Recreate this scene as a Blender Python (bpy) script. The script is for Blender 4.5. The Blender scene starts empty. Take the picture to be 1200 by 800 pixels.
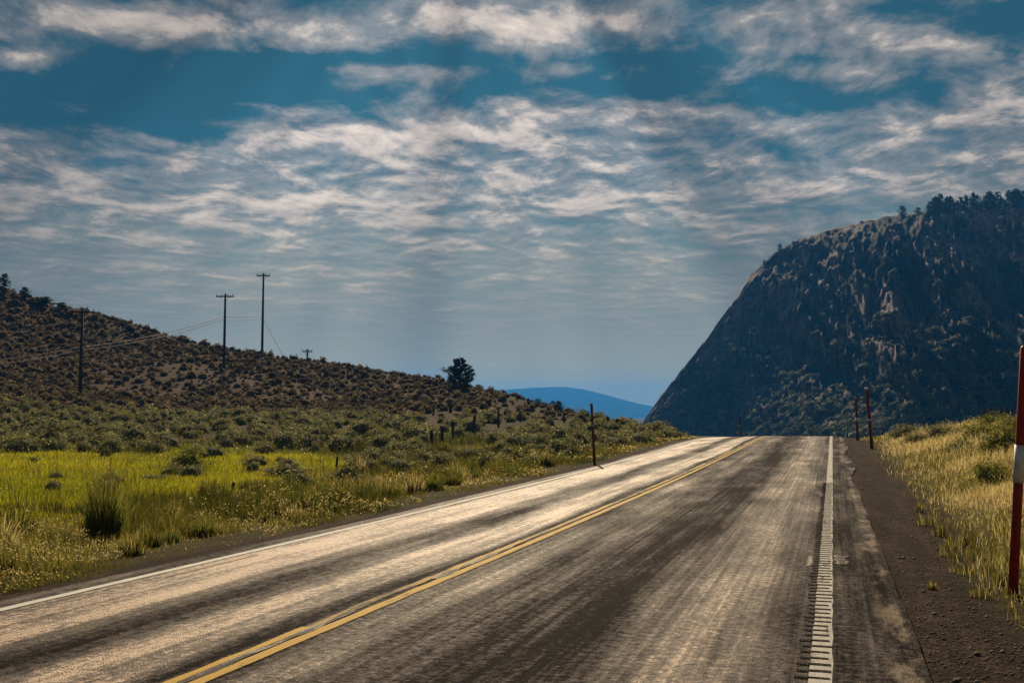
import bpy, math, random
import numpy as np
from mathutils import Vector, Matrix

random.seed(7)
rng = np.random.default_rng(11)
scene = bpy.context.scene
col = scene.collection
R = math.radians

# ------------------------------------------------------------------ camera
F_PX = 1167.0                                   # focal length in photo pixels (35 mm on 36 mm)
CAM_H = 1.565
PITCH = math.atan(87 / F_PX)
YAW = math.atan(376 * math.cos(PITCH) / F_PX)   # the road runs along +Y, the camera looks left of it
cam_d = bpy.data.cameras.new('camera')
cam_d.lens = 35.0; cam_d.sensor_width = 36.0
cam_d.clip_start = 0.05; cam_d.clip_end = 20000
cam = bpy.data.objects.new('camera', cam_d); col.objects.link(cam)
cam.location = (0, 0, CAM_H)
cam.rotation_euler = (math.pi / 2 + PITCH, 0, YAW)
scene.camera = cam

# ------------------------------------------------------------------ sky, sun, exposure
SUN_AZ = YAW + R(2)          # measured from +Y towards -X (ahead, a little left of the view axis)
SUN_EL = R(33)
SUN_DIR = Vector((-math.sin(SUN_AZ) * math.cos(SUN_EL), math.cos(SUN_AZ) * math.cos(SUN_EL), math.sin(SUN_EL)))
scene.view_settings.view_transform = 'Standard'
scene.view_settings.look = 'None'
scene.view_settings.exposure = 0.40
scene.view_settings.gamma = 1.0
scene.view_settings.use_curve_mapping = False
scene.render.engine = 'CYCLES'
scene.cycles.use_denoising = True
scene.cycles.max_bounces = 6
scene.cycles.volume_bounces = 0
scene.cycles.transparent_max_bounces = 8
scene.cycles.sample_clamp_indirect = 4.0

sun_d = bpy.data.lights.new('sun', 'SUN')
sun_d.energy = 5.0; sun_d.angle = R(0.6); sun_d.color = (1.0, 0.80, 0.54)
sun = bpy.data.objects.new('sun', sun_d); col.objects.link(sun)
sun.rotation_euler = (-SUN_DIR).to_track_quat('-Z', 'Y').to_euler()
sun.location = (0, 0, 200)


class NT:
    """tiny node-tree helper"""
    def __init__(s, tree):
        s.t = tree; s.n = tree.nodes; s.l = tree.links

    def node(s, typ, **kw):
        n = s.n.new(typ)
        for k, v in kw.items():
            setattr(n, k, v)
        return n

    def put(s, sock, v):
        if isinstance(v, bpy.types.NodeSocket):
            s.l.new(v, sock)
        elif v is not None:
            sock.default_value = v

    def m(s, op, a, b=None, c=None, clamp=False):
        n = s.node('ShaderNodeMath', operation=op, use_clamp=clamp)
        s.put(n.inputs[0], a); s.put(n.inputs[1], b); s.put(n.inputs[2], c)
        return n.outputs[0]

    def vm(s, op, a, b=None):
        n = s.node('ShaderNodeVectorMath', operation=op)
        s.put(n.inputs[0], a); s.put(n.inputs[1], b)
        return n.outputs['Value'] if op in ('DOT_PRODUCT', 'LENGTH') else n.outputs[0]

    def comb(s, x, y, z=0.0):
        n = s.node('ShaderNodeCombineXYZ')
        s.put(n.inputs[0], x); s.put(n.inputs[1], y); s.put(n.inputs[2], z)
        return n.outputs[0]

    def noise(s, vec, scale, detail=4, rough=0.55, dist=0.0):
        n = s.node('ShaderNodeTexNoise')
        s.put(n.inputs['Vector'], vec)
        n.inputs['Scale'].default_value = scale; n.inputs['Detail'].default_value = detail
        n.inputs['Roughness'].default_value = rough; n.inputs['Distortion'].default_value = dist
        return n.outputs['Fac']

    def voronoi(s, vec, scale, feature='F1', out='Distance'):
        n = s.node('ShaderNodeTexVoronoi', feature=feature)
        s.put(n.inputs['Vector'], vec); n.inputs['Scale'].default_value = scale
        return n.outputs[out]

    def ramp(s, fac, stops, interp='LINEAR'):
        n = s.node('ShaderNodeValToRGB')
        cr = n.color_ramp; cr.interpolation = interp
        while len(cr.elements) < len(stops):
            cr.elements.new(0.5)
        for e, (p, c) in zip(cr.elements, stops):
            e.position = p
            e.color = (c, c, c, 1) if isinstance(c, (int, float)) else (*c, 1)
        s.put(n.inputs[0], fac)
        return n.outputs[0]

    def sstep(s, v, a, b):
        n = s.node('ShaderNodeMapRange', interpolation_type='SMOOTHSTEP')
        s.put(n.inputs[0], v); n.inputs[1].default_value = a; n.inputs[2].default_value = b
        return n.outputs[0]

    def mix(s, fac, a, b, blend='MIX'):
        n = s.node('ShaderNodeMix', data_type='RGBA', blend_type=blend)
        s.put(n.inputs[0], fac)
        s.put(n.inputs[6], (*a, 1) if isinstance(a, tuple) else a)
        s.put(n.inputs[7], (*b, 1) if isinstance(b, tuple) else b)
        return n.outputs[2]

    def scale(s, v, f):
        n = s.node('ShaderNodeVectorMath', operation='SCALE')
        s.put(n.inputs[0], v); s.put(n.inputs['Scale'], f)
        return n.outputs[0]

    def attr(s, name):
        return s.node('ShaderNodeAttribute', attribute_name=name).outputs['Fac']

    def bump(s, h, strength, dist=0.02):
        n = s.node('ShaderNodeBump')
        n.inputs['Strength'].default_value = strength; n.inputs['Distance'].default_value = dist
        s.put(n.inputs['Height'], h)
        return n.outputs[0]


# world: Nishita sky with a broken layer of cloud spread on a plane overhead
world = bpy.data.worlds.new('World'); scene.world = world
world.use_nodes = True
W = NT(world.node_tree); W.n.clear()
wo = W.node('ShaderNodeOutputWorld'); bg = W.node('ShaderNodeBackground')
bg.inputs['Strength'].default_value = 0.10
W.l.new(bg.outputs[0], wo.inputs[0])
sky = W.node('ShaderNodeTexSky', sky_type='NISHITA')
sky.sun_disc = False; sky.sun_elevation = SUN_EL
sky.sun_rotation = -SUN_AZ          # sky rotation runs clockwise from +Y
sky.altitude = 2200; sky.air_density = 1.0; sky.dust_density = 0.25; sky.ozone_density = 4.0
dirv = W.node('ShaderNodeTexCoord').outputs['Generated']
sep = W.node('ShaderNodeSeparateXYZ'); W.l.new(dirv, sep.inputs[0])
dz = W.m('MAXIMUM', sep.outputs[2], 0.012)
U = W.m('DIVIDE', W.vm('DOT_PRODUCT', dirv, (math.cos(YAW), math.sin(YAW), 0)), dz)
V = W.m('DIVIDE', W.vm('DOT_PRODUCT', dirv, (-math.sin(YAW), math.cos(YAW), 0)), dz)
# the layer seen far off is squeezed together by distance: slow the pattern down towards the horizon
far_f = W.m('POWER', W.m('ADD', W.m('MULTIPLY', U, U), W.m('MULTIPLY', V, V)), -0.15)
U0, V0 = U, V
Un = W.m('MULTIPLY', W.m('MULTIPLY', U, far_f), 1.45); Vn = W.m('MULTIPLY', W.m('MULTIPLY', V, far_f), 1.45)
pl = W.comb(W.m('MULTIPLY', Un, 0.75), Vn)
big = W.noise(pl, 0.9, 3, 0.5, 0.3)
fine = W.noise(W.comb(W.m('MULTIPLY', Un, 1.15), Vn), 2.7, 10, 0.62, 0.30)
fine_sun = W.noise(W.comb(W.m('MULTIPLY', Un, 1.15), W.m('ADD', Vn, -0.07)), 2.7, 8, 0.62, 0.30)
wisp = W.noise(W.comb(W.m('MULTIPLY', Un, 1.1), W.m('MULTIPLY', Vn, 1.1)), 6.5, 7, 0.66, 0.4)


def sky_uv(px, row):
    v = F_PX / (487.0 - row)
    return v * (px - 600) / F_PX, v


def bank(px, row, wpx, hrow, amp):
    """a cloud bank of the layer: centre and half-size measured on the photograph, laid out on the layer's plane"""
    u0, v0 = sky_uv(px, row)
    su = max(wpx / F_PX * v0, 0.02)
    sv = max(abs(sky_uv(px, row + hrow)[1] - sky_uv(px, row - hrow)[1]) / 2, 0.02)
    a = W.m('POWER', W.m('MULTIPLY', W.m('ADD', U, -u0), 1 / su), 2.0)
    b = W.m('POWER', W.m('MULTIPLY', W.m('ADD', V, -v0), 1 / sv), 2.0)
    g = W.m('EXPONENT', W.m('MULTIPLY', W.m('ADD', a, b), -0.7))
    return W.m('MULTIPLY', g, amp)


cov = W.m('ADD', W.m('MULTIPLY', big, 0.30), W.m('ADD', W.m('MULTIPLY', fine, 0.92), -0.20))
cov = W.m('ADD', W.m('ADD', cov, 0.098), W.m('MULTIPLY', W.m('ADD', wisp, -0.5), 0.26))
for b in [(500, 215, 560, 50, 0.09), (120, 250, 300, 45, 0.07), (850, 220, 330, 40, 0.06), (450, 325, 700, 42, 0.09), (600, 160, 260, 18, 0.05),
          (560, 14, 380, 20, 0.20), (110, 12, 90, 14, 0.14), (15, 58, 40, 9, 0.24), (490, 82, 75, 16, 0.22), (620, 95, 330, 16, -0.09), (420, 60, 300, 9, -0.08),
          (370, 145, 110, 18, 0.20), (660, 121, 110, 11, 0.20), (1090, 40, 90, 12, 0.16), (1150, 120, 90, 30, 0.20),
          (860, 60, 160, 26, 0.08), (160, 122, 200, 24, -0.30), (150, 85, 260, 16, -0.20), (760, 90, 130, 22, -0.13), (900, 110, 170, 14, -0.10),
          (1180, 12, 120, 22, -0.22), (330, 75, 60, 16, -0.10), (700, 60, 400, 10, -0.10)]:
    cov = W.m('ADD', cov, bank(*b))
mask = W.m('MAXIMUM', W.sstep(cov, 0.515, 0.73), W.m('MULTIPLY', W.sstep(cov, 0.40, 0.62), 0.52))
# air light takes over low down
elev = W.m('DIVIDE', dz, W.m('SQRT', W.m('ADD', 1.0, W.m('MULTIPLY', dz, W.m('MULTIPLY', dz, -1.0)))))
low = W.sstep(elev, 0.27, 0.06)
sunward = W.vm('DOT_PRODUCT', dirv, tuple(SUN_DIR))
glow = W.sstep(sunward, 0.70, 0.985)
skyc = W.mix(1.0, sky.outputs[0], (0.24, 0.60, 0.46), 'MULTIPLY')
skyc = W.scale(skyc, W.m('ADD', 0.25, W.m('MULTIPLY', glow, 0.12)))
shade = W.m('ADD', 0.5, W.m('MULTIPLY', W.m('ADD', fine, W.m('MULTIPLY', fine_sun, -1.0)), 3.2), clamp=True)
thick = W.sstep(cov, 0.54, 0.86)
lit = W.m('ADD', W.m('MULTIPLY', shade, 0.75), W.m('MULTIPLY', thick, 0.38), clamp=True)
cloudc = W.mix(lit, (1.10, 1.12, 1.22), (6.0, 5.0, 4.2))
cloudc = W.scale(cloudc, W.m('ADD', 0.60, W.m('MULTIPLY', glow, 0.50)))
skyc = W.mix(W.m('MULTIPLY', mask, 0.93), skyc, cloudc)
hazec = W.scale(W.mix(W.sstep(elev, 0.10, 0.015), (2.75, 2.35, 1.45), (5.2, 3.9, 1.2)), W.m('ADD', 0.44, W.m('MULTIPLY', glow, 0.62)))
skyc = W.mix(W.m('MULTIPLY', low, 0.84), skyc, hazec)
# shafts of light fanning out below the cloud round the hidden sun
e1 = SUN_DIR.cross(Vector((0, 0, 1))).normalized(); e2 = SUN_DIR.cross(e1).normalized()
ang_ = W.m('ARCTAN2', W.vm('DOT_PRODUCT', dirv, tuple(e1)), W.m('ABSOLUTE', W.vm('DOT_PRODUCT', dirv, tuple(e2))))
sh = W.noise(W.comb(ang_, 0.37), 2.5, 2, 0.5)
shf = W.m('MULTIPLY', W.m('ADD', sh, -0.5), W.m('MULTIPLY', W.sstep(sunward, 0.60, 0.90), 2.8))
skyc = W.scale(skyc, W.m('ADD', 1.0, shf))
W.l.new(skyc, bg.inputs['Color'])

# ------------------------------------------------------------------ measuring helpers
CP, SP, CY, SY = math.cos(PITCH), math.sin(PITCH), math.cos(YAW), math.sin(YAW)
FWD = np.array([-SY * CP, CY * CP, SP]); RIGHT = np.array([CY, SY, 0.0]); UP = np.cross(RIGHT, FWD)
CAM = np.array([0, 0, CAM_H])


def ray(px, row):
    d = FWD + RIGHT * (px - 600) / F_PX + UP * (400 - row) / F_PX
    return d


def at_depth(px, row, d):
    """point seen at a photo pixel, at distance d measured over the ground"""
    v = ray(px, row)
    return CAM + v * d / math.hypot(v[0], v[1])


def project(P):
    q = np.asarray(P, float) - CAM
    w = q @ FWD
    return 600 + F_PX * (q @ RIGHT) / w, 400 - F_PX * (q @ UP) / w, w


def sm(a, b, x):
    t = np.clip((np.asarray(x, float) - a) / (b - a), 0, 1)
    return t * t * (3 - 2 * t)


_tab = rng.random((256, 256))


def vnoise(x, y):
    x = np.asarray(x, float); y = np.asarray(y, float)
    xi = np.floor(x).astype(int); yi = np.floor(y).astype(int)
    fx = x - xi; fy = y - yi
    fx = fx * fx * (3 - 2 * fx); fy = fy * fy * (3 - 2 * fy)
    g = lambda i, j: _tab[i & 255, j & 255]
    return ((g(xi, yi) * (1 - fx) + g(xi + 1, yi) * fx) * (1 - fy) + (g(xi, yi + 1) * (1 - fx) + g(xi + 1, yi + 1) * fx) * fy)


def fbm(x, y, oct=4, rough=0.5):
    s = 0; a = 1; t = 0
    for i in range(oct):
        s = s + a * vnoise(x * 2 ** i + 17.3 * i, y * 2 ** i + 5.1 * i); t += a; a *= rough
    return s / t


# ------------------------------------------------------------------ the lie of the land
X_EDGE_R, X_LINE_R, X_MID, X_LINE_L, X_EDGE_L = 0.50, -0.105, -3.66, -6.83, -7.25
_py = np.array([-80, 0, 14, 25, 35, 45, 50, 55, 59, 64, 72, 85, 110, 200, 400, 4000.])
_pz = np.array([0, 0, 0, .05, .15, .30, .385, .43, .42, .31, -.02, -.75, -2.4, -5.2, -8, -8.])
_ys = np.arange(-80, 700, 0.5); _zs = np.interp(_ys, _py, _pz)
_k = np.exp(-np.linspace(-2, 2, 17) ** 2); _k /= _k.sum()
_zs = np.convolve(np.pad(_zs, 8, mode='edge'), _k, 'valid')


def road_z(y):
    return np.interp(y, _ys, _zs)


def cross_z(x):
    return np.where(x < X_MID, (np.maximum(x, -60) - X_MID) * 0.03, 0.0)


# crest of the hill on the left: photo column, row of the crest, distance over the ground
_hp = np.array([-1600, -700, -300, 0, 50, 100, 150, 200, 250, 307, 400, 500, 540, 600, 650, 700, 750, 800, 840])
_hr = np.array([430, 330, 290, 341, 356, 367, 380, 393, 405, 415, 429, 444, 450, 463, 477, 490, 501, 510, 516])
_hd = np.array([190, 180, 168, 152, 150, 148, 145, 141, 138, 134, 128, 121, 117, 108, 100, 90, 78, 68, 62.])


def hill_z(x, y):
    r = np.hypot(x, y)
    ca = y * CY - x * SY; sa = x * CY + y * SY
    az = np.arctan2(sa, ca)
    px = 600 + F_PX / CP * np.tan(np.clip(az, -1.1, 1.1))
    row = np.interp(px, _hp, _hr); d1 = np.interp(px, _hp, _hd)
    # height of the crest at its own distance
    vx = (px - 600) / F_PX; vy = (400 - row) / F_PX
    dx = FWD[0] + RIGHT[0] * vx + UP[0] * vy; dy = FWD[1] + RIGHT[1] * vx + UP[1] * vy; dzz = FWD[2] + UP[2] * vy
    zc = CAM_H + dzz * d1 / np.hypot(dx, dy)
    zc = zc * sm(-1.6, -1.05, az) + (-0.4) * (1 - sm(-1.6, -1.05, az))
    t = (r - 42) / (d1 - 42)
    tt = np.clip(t, 0, 1)
    up = -0.4 + (zc + 0.4) * (0.17 * tt + 0.83 * tt ** 3.0)
    over = np.maximum(r - d1, 0)
    return np.where(t > 1, zc + 0.25 * (1 - np.exp(-over / 6.)) * 0 - np.minimum(0.10 * over + 0.0006 * over ** 2, zc + 9 + 0 * over), up)


def H(x, y):
    x = np.asarray(x, float); y = np.asarray(y, float)
    rz = road_z(y)
    left = hill_z(x, y) + 0.10 * (fbm(x * .25, y * .25, 3) - .5)
    bigh = sm(55, 110, np.hypot(x, y)) * sm(-20, -40, x)
    left = left + bigh * 1.3 * (fbm(x * .06 + 9, y * .06, 4) - .5)
    s = X_EDGE_L - x
    wl = sm(0.9, 4.2, s)
    zl = (rz + cross_z(X_EDGE_L) - 0.055 - 0.05 * sm(.2, 1, s)) * (1 - wl) + np.where(y > 62, np.minimum(left, rz + 3), left) * wl
    zl = np.where(s > 12, left, zl)
    sr = x - X_EDGE_R
    bank_h = 1.15 * sm(0.9, 7.5, sr) * sm(85, 30, y) + 0.5 * sm(6, 30, sr) * sm(110, 40, y)
    zr_ = rz - 0.045 - 0.03 * sm(0, 0.3, sr) - 0.05 * sm(0.2, 1.2, sr) + bank_h + 0.12 * sm(0.8, 3, sr) * (fbm(x * .5 + 40, y * .5, 3) - .5)
    zmid = rz + cross_z(x) - 0.14
    z = np.where(x < X_EDGE_L + 0.12, zl, np.where(x > X_EDGE_R - 0.12, zr_, zmid))
    r = np.hypot(x, y)
    far = sm(250, 450, r)
    return z * (1 - far) + (-8 + 2.0 * (fbm(x * .01, y * .01, 3) - .5)) * far


def on_ground(px, row, rmin=4, rmax=260):
    """where the line of sight through a photo pixel meets the land"""
    v = ray(px, row); v = v / math.hypot(v[0], v[1])
    r = np.geomspace(rmin, rmax, 3000)
    P = CAM[None, :] + v[None, :] * r[:, None]
    below = P[:, 2] < H(P[:, 0], P[:, 1])
    i = int(np.argmax(below)) if below.any() else len(r) - 1
    x, y = P[i, 0], P[i, 1]
    return Vector((x, y, float(H(x, y))))


# ------------------------------------------------------------------ object helpers
def mesh_obj(name, V_, F_, mat, parent=None, smooth=False, attrs=None, link=True):
    me = bpy.data.meshes.new(name)
    V_ = np.asarray(V_, np.float32)
    if isinstance(F_, np.ndarray):
        n, k = F_.shape
        me.vertices.add(len(V_)); me.vertices.foreach_set('co', V_.ravel())
        me.loops.add(n * k); me.loops.foreach_set('vertex_index', F_.astype(np.int32).ravel())
        me.polygons.add(n); me.polygons.foreach_set('loop_start', np.arange(0, n * k, k, dtype=np.int32))
        me.update(calc_edges=True)
    else:
        me.from_pydata([tuple(map(float, v)) for v in V_], [], F_); me.update()
    if attrs:
        for an, av in attrs.items():
            a = me.attributes.new(an, 'FLOAT', 'POINT'); a.data.foreach_set('value', np.asarray(av, np.float32))
    if smooth:
        me.polygons.foreach_set('use_smooth', np.ones(len(me.polygons), bool))
    me.materials.append(mat)
    o = bpy.data.objects.new(name, me)
    if link: col.objects.link(o)
    if parent: o.parent = parent
    return o


def tag(o, label=None, cat=None, group=None, kind=None):
    if label: o['label'] = label
    if cat: o['category'] = cat
    if group: o['group'] = group
    if kind: o['kind'] = kind
    return o


def thing(name, loc, label, cat, group=None):
    o = bpy.data.objects.new(name, None); o.empty_display_size = 0.2
    col.objects.link(o); o.location = loc
    return tag(o, label, cat, group)


class MB:
    """collects tubes and boxes for one mesh"""
    def __init__(s): s.v = []; s.f = []

    def tube(s, pts, rad, n=8, cap=True):
        pts = [Vector(p) for p in pts]
        rad = rad if isinstance(rad, (list, tuple)) else [rad] * len(pts)
        b = len(s.v)
        for i, p in enumerate(pts):
            d = (pts[min(i + 1, len(pts) - 1)] - pts[max(i - 1, 0)]).normalized()
            a = d.orthogonal().normalized() if abs(d.z) < 0.95 else Vector((1, 0, 0))
            a = (a - d * a.dot(d)).normalized(); c = d.cross(a)
            for k in range(n):
                t = 2 * math.pi * k / n
                s.v.append(p + (a * math.cos(t) + c * math.sin(t)) * rad[i])
        for i in range(len(pts) - 1):
            for k in range(n):
                s.f.append((b + i * n + k, b + i * n + (k + 1) % n, b + (i + 1) * n + (k + 1) % n, b + (i + 1) * n + k))
        if cap:
            s.f.append(tuple(b + k for k in reversed(range(n))))
            s.f.append(tuple(b + (len(pts) - 1) * n + k for k in range(n)))
        return s

    def box(s, c, sx, sy, sz, rz=0):
        b = len(s.v); c = Vector(c); m = Matrix.Rotation(rz, 3, 'Z')
        for k in range(8):
            s.v.append(c + m @ Vector(((k & 1) - .5, ((k >> 1) & 1) - .5, (k >> 2) - .5)) * 1.0 if False else c + m @ Vector((((k & 1) - .5) * sx, (((k >> 1) & 1) - .5) * sy, ((k >> 2) - .5) * sz)))
        for q in ((0, 2, 3, 1), (4, 5, 7, 6), (0, 1, 5, 4), (2, 6, 7, 3), (0, 4, 6, 2), (1, 3, 7, 5)):
            s.f.append(tuple(b + i for i in q))
        return s

    def build(s, name, mat, parent=None, smooth=False):
        return mesh_obj(name, [tuple(v) for v in s.v], s.f, mat, parent, smooth)


# ------------------------------------------------------------------ materials
def new_mat(name):
    m = bpy.data.materials.new(name); m.use_nodes = True
    t = NT(m.node_tree)
    p = t.n['Principled BSDF']
    return m, t, p


def coords(t):
    return t.node('ShaderNodeTexCoord').outputs['Object']


def scaled(t, vec, s):
    n = t.node('ShaderNodeMapping'); t.l.new(vec, n.inputs[0]); n.inputs['Scale'].default_value = s
    return n.outputs[0]


def leaf_mat(name, stops, trans=0.5, rough=0.85, spec=0.04):
    """leaf colour from the plant's own tint attribute; light also comes through the leaf"""
    m, t, p = new_mat(name)
    c = t.ramp(t.attr('tint'), stops)
    t.l.new(c, p.inputs['Base Color']); p.inputs['Roughness'].default_value = rough
    p.inputs['Specular IOR Level'].default_value = spec
    tr = t.node('ShaderNodeBsdfTranslucent'); t.l.new(t.mix(1.0, c, (1.16, 1.12, 0.74), 'MULTIPLY'), tr.inputs[0])
    mx = t.node('ShaderNodeMixShader'); mx.inputs[0].default_value = trans
    t.l.new(p.outputs[0], mx.inputs[1]); t.l.new(tr.outputs[0], mx.inputs[2])
    t.l.new(mx.outputs[0], t.n['Material Output'].inputs[0])
    return m


def plain_mat(name, c1, c2, rough=0.8, nscale=8, stretch=(1, 1, 1), bump=0.0, spec=0.3):
    m, t, p = new_mat(name)
    v = scaled(t, coords(t), stretch)
    n = t.noise(v, nscale, 5, 0.6)
    t.l.new(t.mix(t.sstep(n, 0.35, 0.65), c1, c2), p.inputs['Base Color'])
    p.inputs['Roughness'].default_value = rough; p.inputs['Specular IOR Level'].default_value = spec
    if bump: t.l.new(t.bump(n, bump, 0.01), p.inputs['Normal'])
    return m


def asphalt_nodes(t):
    """worn chip seal: colour, roughness and height, in road metres"""
    oc = coords(t)
    sp = t.node('ShaderNodeSeparateXYZ'); t.l.new(oc, sp.inputs[0])
    x = sp.outputs[0]
    wob = t.m('MULTIPLY', t.m('ADD', t.noise(scaled(t, oc, (.3, .12, 1)), 1.0, 3), -0.5), 0.55)
    xx = t.m('ADD', x, wob)
    # oil and rubber darkened strips; paler left lane is painted-in sun sheen
    a = -7.6; w = 8.3
    q = lambda v: (v - a) / w
    strip_sheen = t.ramp(t.m('DIVIDE', t.m('ADD', xx, -a), w),
                   [(0, .35), (q(-7.0), .45), (q(-6.55), .92), (q(-5.75), 1.0), (q(-5.3), .30), (q(-5.0), .26), (q(-4.65), .92), (q(-4.1), .90),
                    (q(-3.90), .06), (q(-3.62), .28), (q(-3.25), .50), (q(-2.55), .32), (q(-2.1), .06), (q(-1.70), .12), (q(-1.15), .66), (q(-.85), .72),
                    (q(-.42), .45), (q(-.2), .30), (q(0.12), .16), (q(0.36), .25), (1, .45)])
    streak = t.noise(scaled(t, oc, (15, .28, 1)), 1.0, 5, 0.62)
    streak2 = t.noise(scaled(t, oc, (3.2, .16, 1)), 1.0, 4, 0.55)
    patch = t.noise(scaled(t, oc, (1.2, .35, 1)), 1.1, 5, 0.6)
    ripple = t.noise(scaled(t, oc, (4.5, 15, 1)), 1.0, 5, 0.72, 1.2)
    chip = t.voronoi(oc, 75.0)
    chip2 = t.noise(oc, 55.0, 4, 0.8)
    groove = t.noise(scaled(t, oc, (24, .07, 1)), 1.0, 2, 0.5)
    worn = t.m('ADD', t.m('MULTIPLY', strip_sheen, 0.85), t.m('MULTIPLY', t.m('ADD', streak2, -0.5), 0.8))  # real wear mixed with the left lane's painted sheen
    worn = t.m('ADD', worn, t.m('MULTIPLY', t.m('ADD', patch, -0.5), 0.95))
    worn = t.m('ADD', worn, t.m('MULTIPLY', t.m('ADD', streak, -0.5), 0.45))
    worn = t.m('ADD', worn, t.m('MULTIPLY', t.m('ADD', groove, -0.5), t.m('MULTIPLY', patch, 1.0)))
    dash = t.noise(scaled(t, oc, (9, 34, 1)), 1.0, 3, 0.7)
    blot = t.noise(oc, 15.0, 7, 0.82)
    worn = t.m('ADD', worn, t.m('MULTIPLY', t.m('ADD', dash, -0.5), 0.30))
    worn = t.m('ADD', worn, t.m('MULTIPLY', t.m('ADD', blot, -0.5), 1.8))
    worn = t.m('ADD', worn, t.m('MULTIPLY', t.m('ADD', ripple, -0.5), 0.42), clamp=True)
    worn = t.m('ADD', t.m('MULTIPLY', worn, 1.15), -0.06, clamp=True)
    colr = t.ramp(worn, [(0, (.006, .0034, .0028)), (.35, (.026, .0155, .0115)), (.62, (.074, .049, .037)), (.82, (.180, .124, .090)), (1, (.46, .335, .235))])
    grit = t.m('MAXIMUM', t.m('ADD', t.m('MULTIPLY', chip2, 3.4), -0.72), 0.10)
    colr = t.mix(1.0, colr, t.comb(grit, grit, grit), 'MULTIPLY')
    return oc, xx, worn, colr, chip, chip2, ripple, streak


M = {}
m, t, p = new_mat('asphalt')
oc, xx, worn, colr, chip, chip2, ripple, streak = asphalt_nodes(t)
# blown sand along the broken right edge
sand = t.m('MULTIPLY', t.sstep(xx, 0.22, 0.46), t.sstep(t.noise(scaled(t, oc, (2, .5, 1)), 1.3, 5, .65), .48, .60))
colr = t.mix(t.m('MULTIPLY', sand, .85), colr, (.30, .24, .18))
# cracks
ck = t.voronoi(scaled(t, t.vm('ADD', oc, t.scale(t.node('ShaderNodeTexNoise').outputs['Color'], .6)), (.16, .34, 1)), 1.0, 'DISTANCE_TO_EDGE')
crk = t.sstep(ck, .006, .0015)
colr = t.mix(t.m('MULTIPLY', crk, .75), colr, (.012, .010, .009))
t.l.new(colr, p.inputs['Base Color'])
t.l.new(t.m('SUBTRACT', .82, t.m('MULTIPLY', worn, .24)), p.inputs['Roughness'])
t.l.new(t.m('ADD', .02, t.m('MULTIPLY', worn, .24)), p.inputs['Specular IOR Level'])
hgt = t.m('ADD', t.m('MULTIPLY', chip, .9), t.m('ADD', t.m('MULTIPLY', ripple, .5), t.m('MULTIPLY', streak, .9)))
hgt = t.m('ADD', hgt, t.m('MULTIPLY', chip2, .8))
t.l.new(t.bump(hgt, .9, .012), p.inputs['Normal'])
M['asphalt'] = m


def paint_mat(name, c, thr, dirt):
    m, t, p = new_mat(name)
    oc, xx, worn, colr, chip, chip2, ripple, streak = asphalt_nodes(t)
    n = t.m('ADD', t.noise(scaled(t, oc, (9, 1.2, 1)), 1.0, 6, .7), t.m('MULTIPLY', t.m('ADD', chip2, -.5), .35))
    gone = t.sstep(n, thr, thr + .10)
    pc = t.mix(t.m('MULTIPLY', t.noise(scaled(t, oc, (12, 2, 1)), 2, 4, .6), dirt), c, (.10, .085, .07))
    t.l.new(t.mix(gone, pc, colr), p.inputs['Base Color'])
    p.inputs['Roughness'].default_value = .75; p.inputs['Specular IOR Level'].default_value = .12
    t.l.new(t.bump(t.m('ADD', chip, chip2), .5, .008), p.inputs['Normal'])
    return m


M['white_paint'] = paint_mat('white_paint', (.52, .51, .48), .57, .8)
M['bright_white_paint'] = paint_mat('bright_white_paint', (.66, .65, .62), .62, .5)
M['old_white_paint'] = paint_mat('old_white_paint', (.34, .31, .27), .43, .7)
M['yellow_paint'] = paint_mat('yellow_paint', (.52, .31, .012), .58, .5)
M['worn_yellow_paint'] = paint_mat('worn_yellow_paint', (.42, .25, .02), .46, .6)

# the ground sheet: soil, grass litter and gravel by zone
m, t, p = new_mat('ground')
oc = coords(t)
n1 = t.noise(oc, .35, 5, .6); n2 = t.noise(oc, 3.0, 6, .65); n3 = t.noise(oc, 28.0, 5, .7); pv = t.voronoi(oc, 26.0)
gravel = t.attr('gravel'); meadow = t.attr('meadow'); hillm = t.attr('hill'); dry = t.attr('dry')
soil = t.ramp(n2, [(.25, (.026, .024, .010)), (.75, (.070, .060, .026))])
hillc = t.ramp(t.m('ADD', t.m('MULTIPLY', n1, .6), t.m('MULTIPLY', n2, .4)), [(.33, (.044, .030, .021)), (.50, (.076, .050, .034)), (.68, (.135, .082, .056))])
meadc = t.ramp(n2, [(.25, (.130, .140, .010)), (.75, (.270, .265, .020))])
dryc = t.ramp(n2, [(.25, (.12, .098, .050)), (.75, (.24, .195, .110))])
track = t.noise(scaled(t, oc, (5, .35, 1)), 1.0, 5, .65)
gravc = t.ramp(t.m('ADD', t.m('MULTIPLY', n3, .55), t.m('ADD', t.m('MULTIPLY', n2, .2), t.m('MULTIPLY', track, .25))), [(.36, (.009, .006, .0045)), (.50, (.030, .021, .015)), (.64, (.105, .078, .058))])
c = t.mix(hillm, soil, hillc); c = t.mix(meadow, c, meadc); c = t.mix(dry, c, dryc); c = t.mix(gravel, c, gravc)
t.l.new(c, p.inputs['Base Color']); p.inputs['Roughness'].default_value = .95; p.inputs['Specular IOR Level'].default_value = .03
t.l.new(t.bump(t.m('ADD', t.m('MULTIPLY', n3, .7), t.m('ADD', n2, t.m('MULTIPLY', pv, .5))), .9, .035), p.inputs['Normal'])
M['ground'] = m

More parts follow.
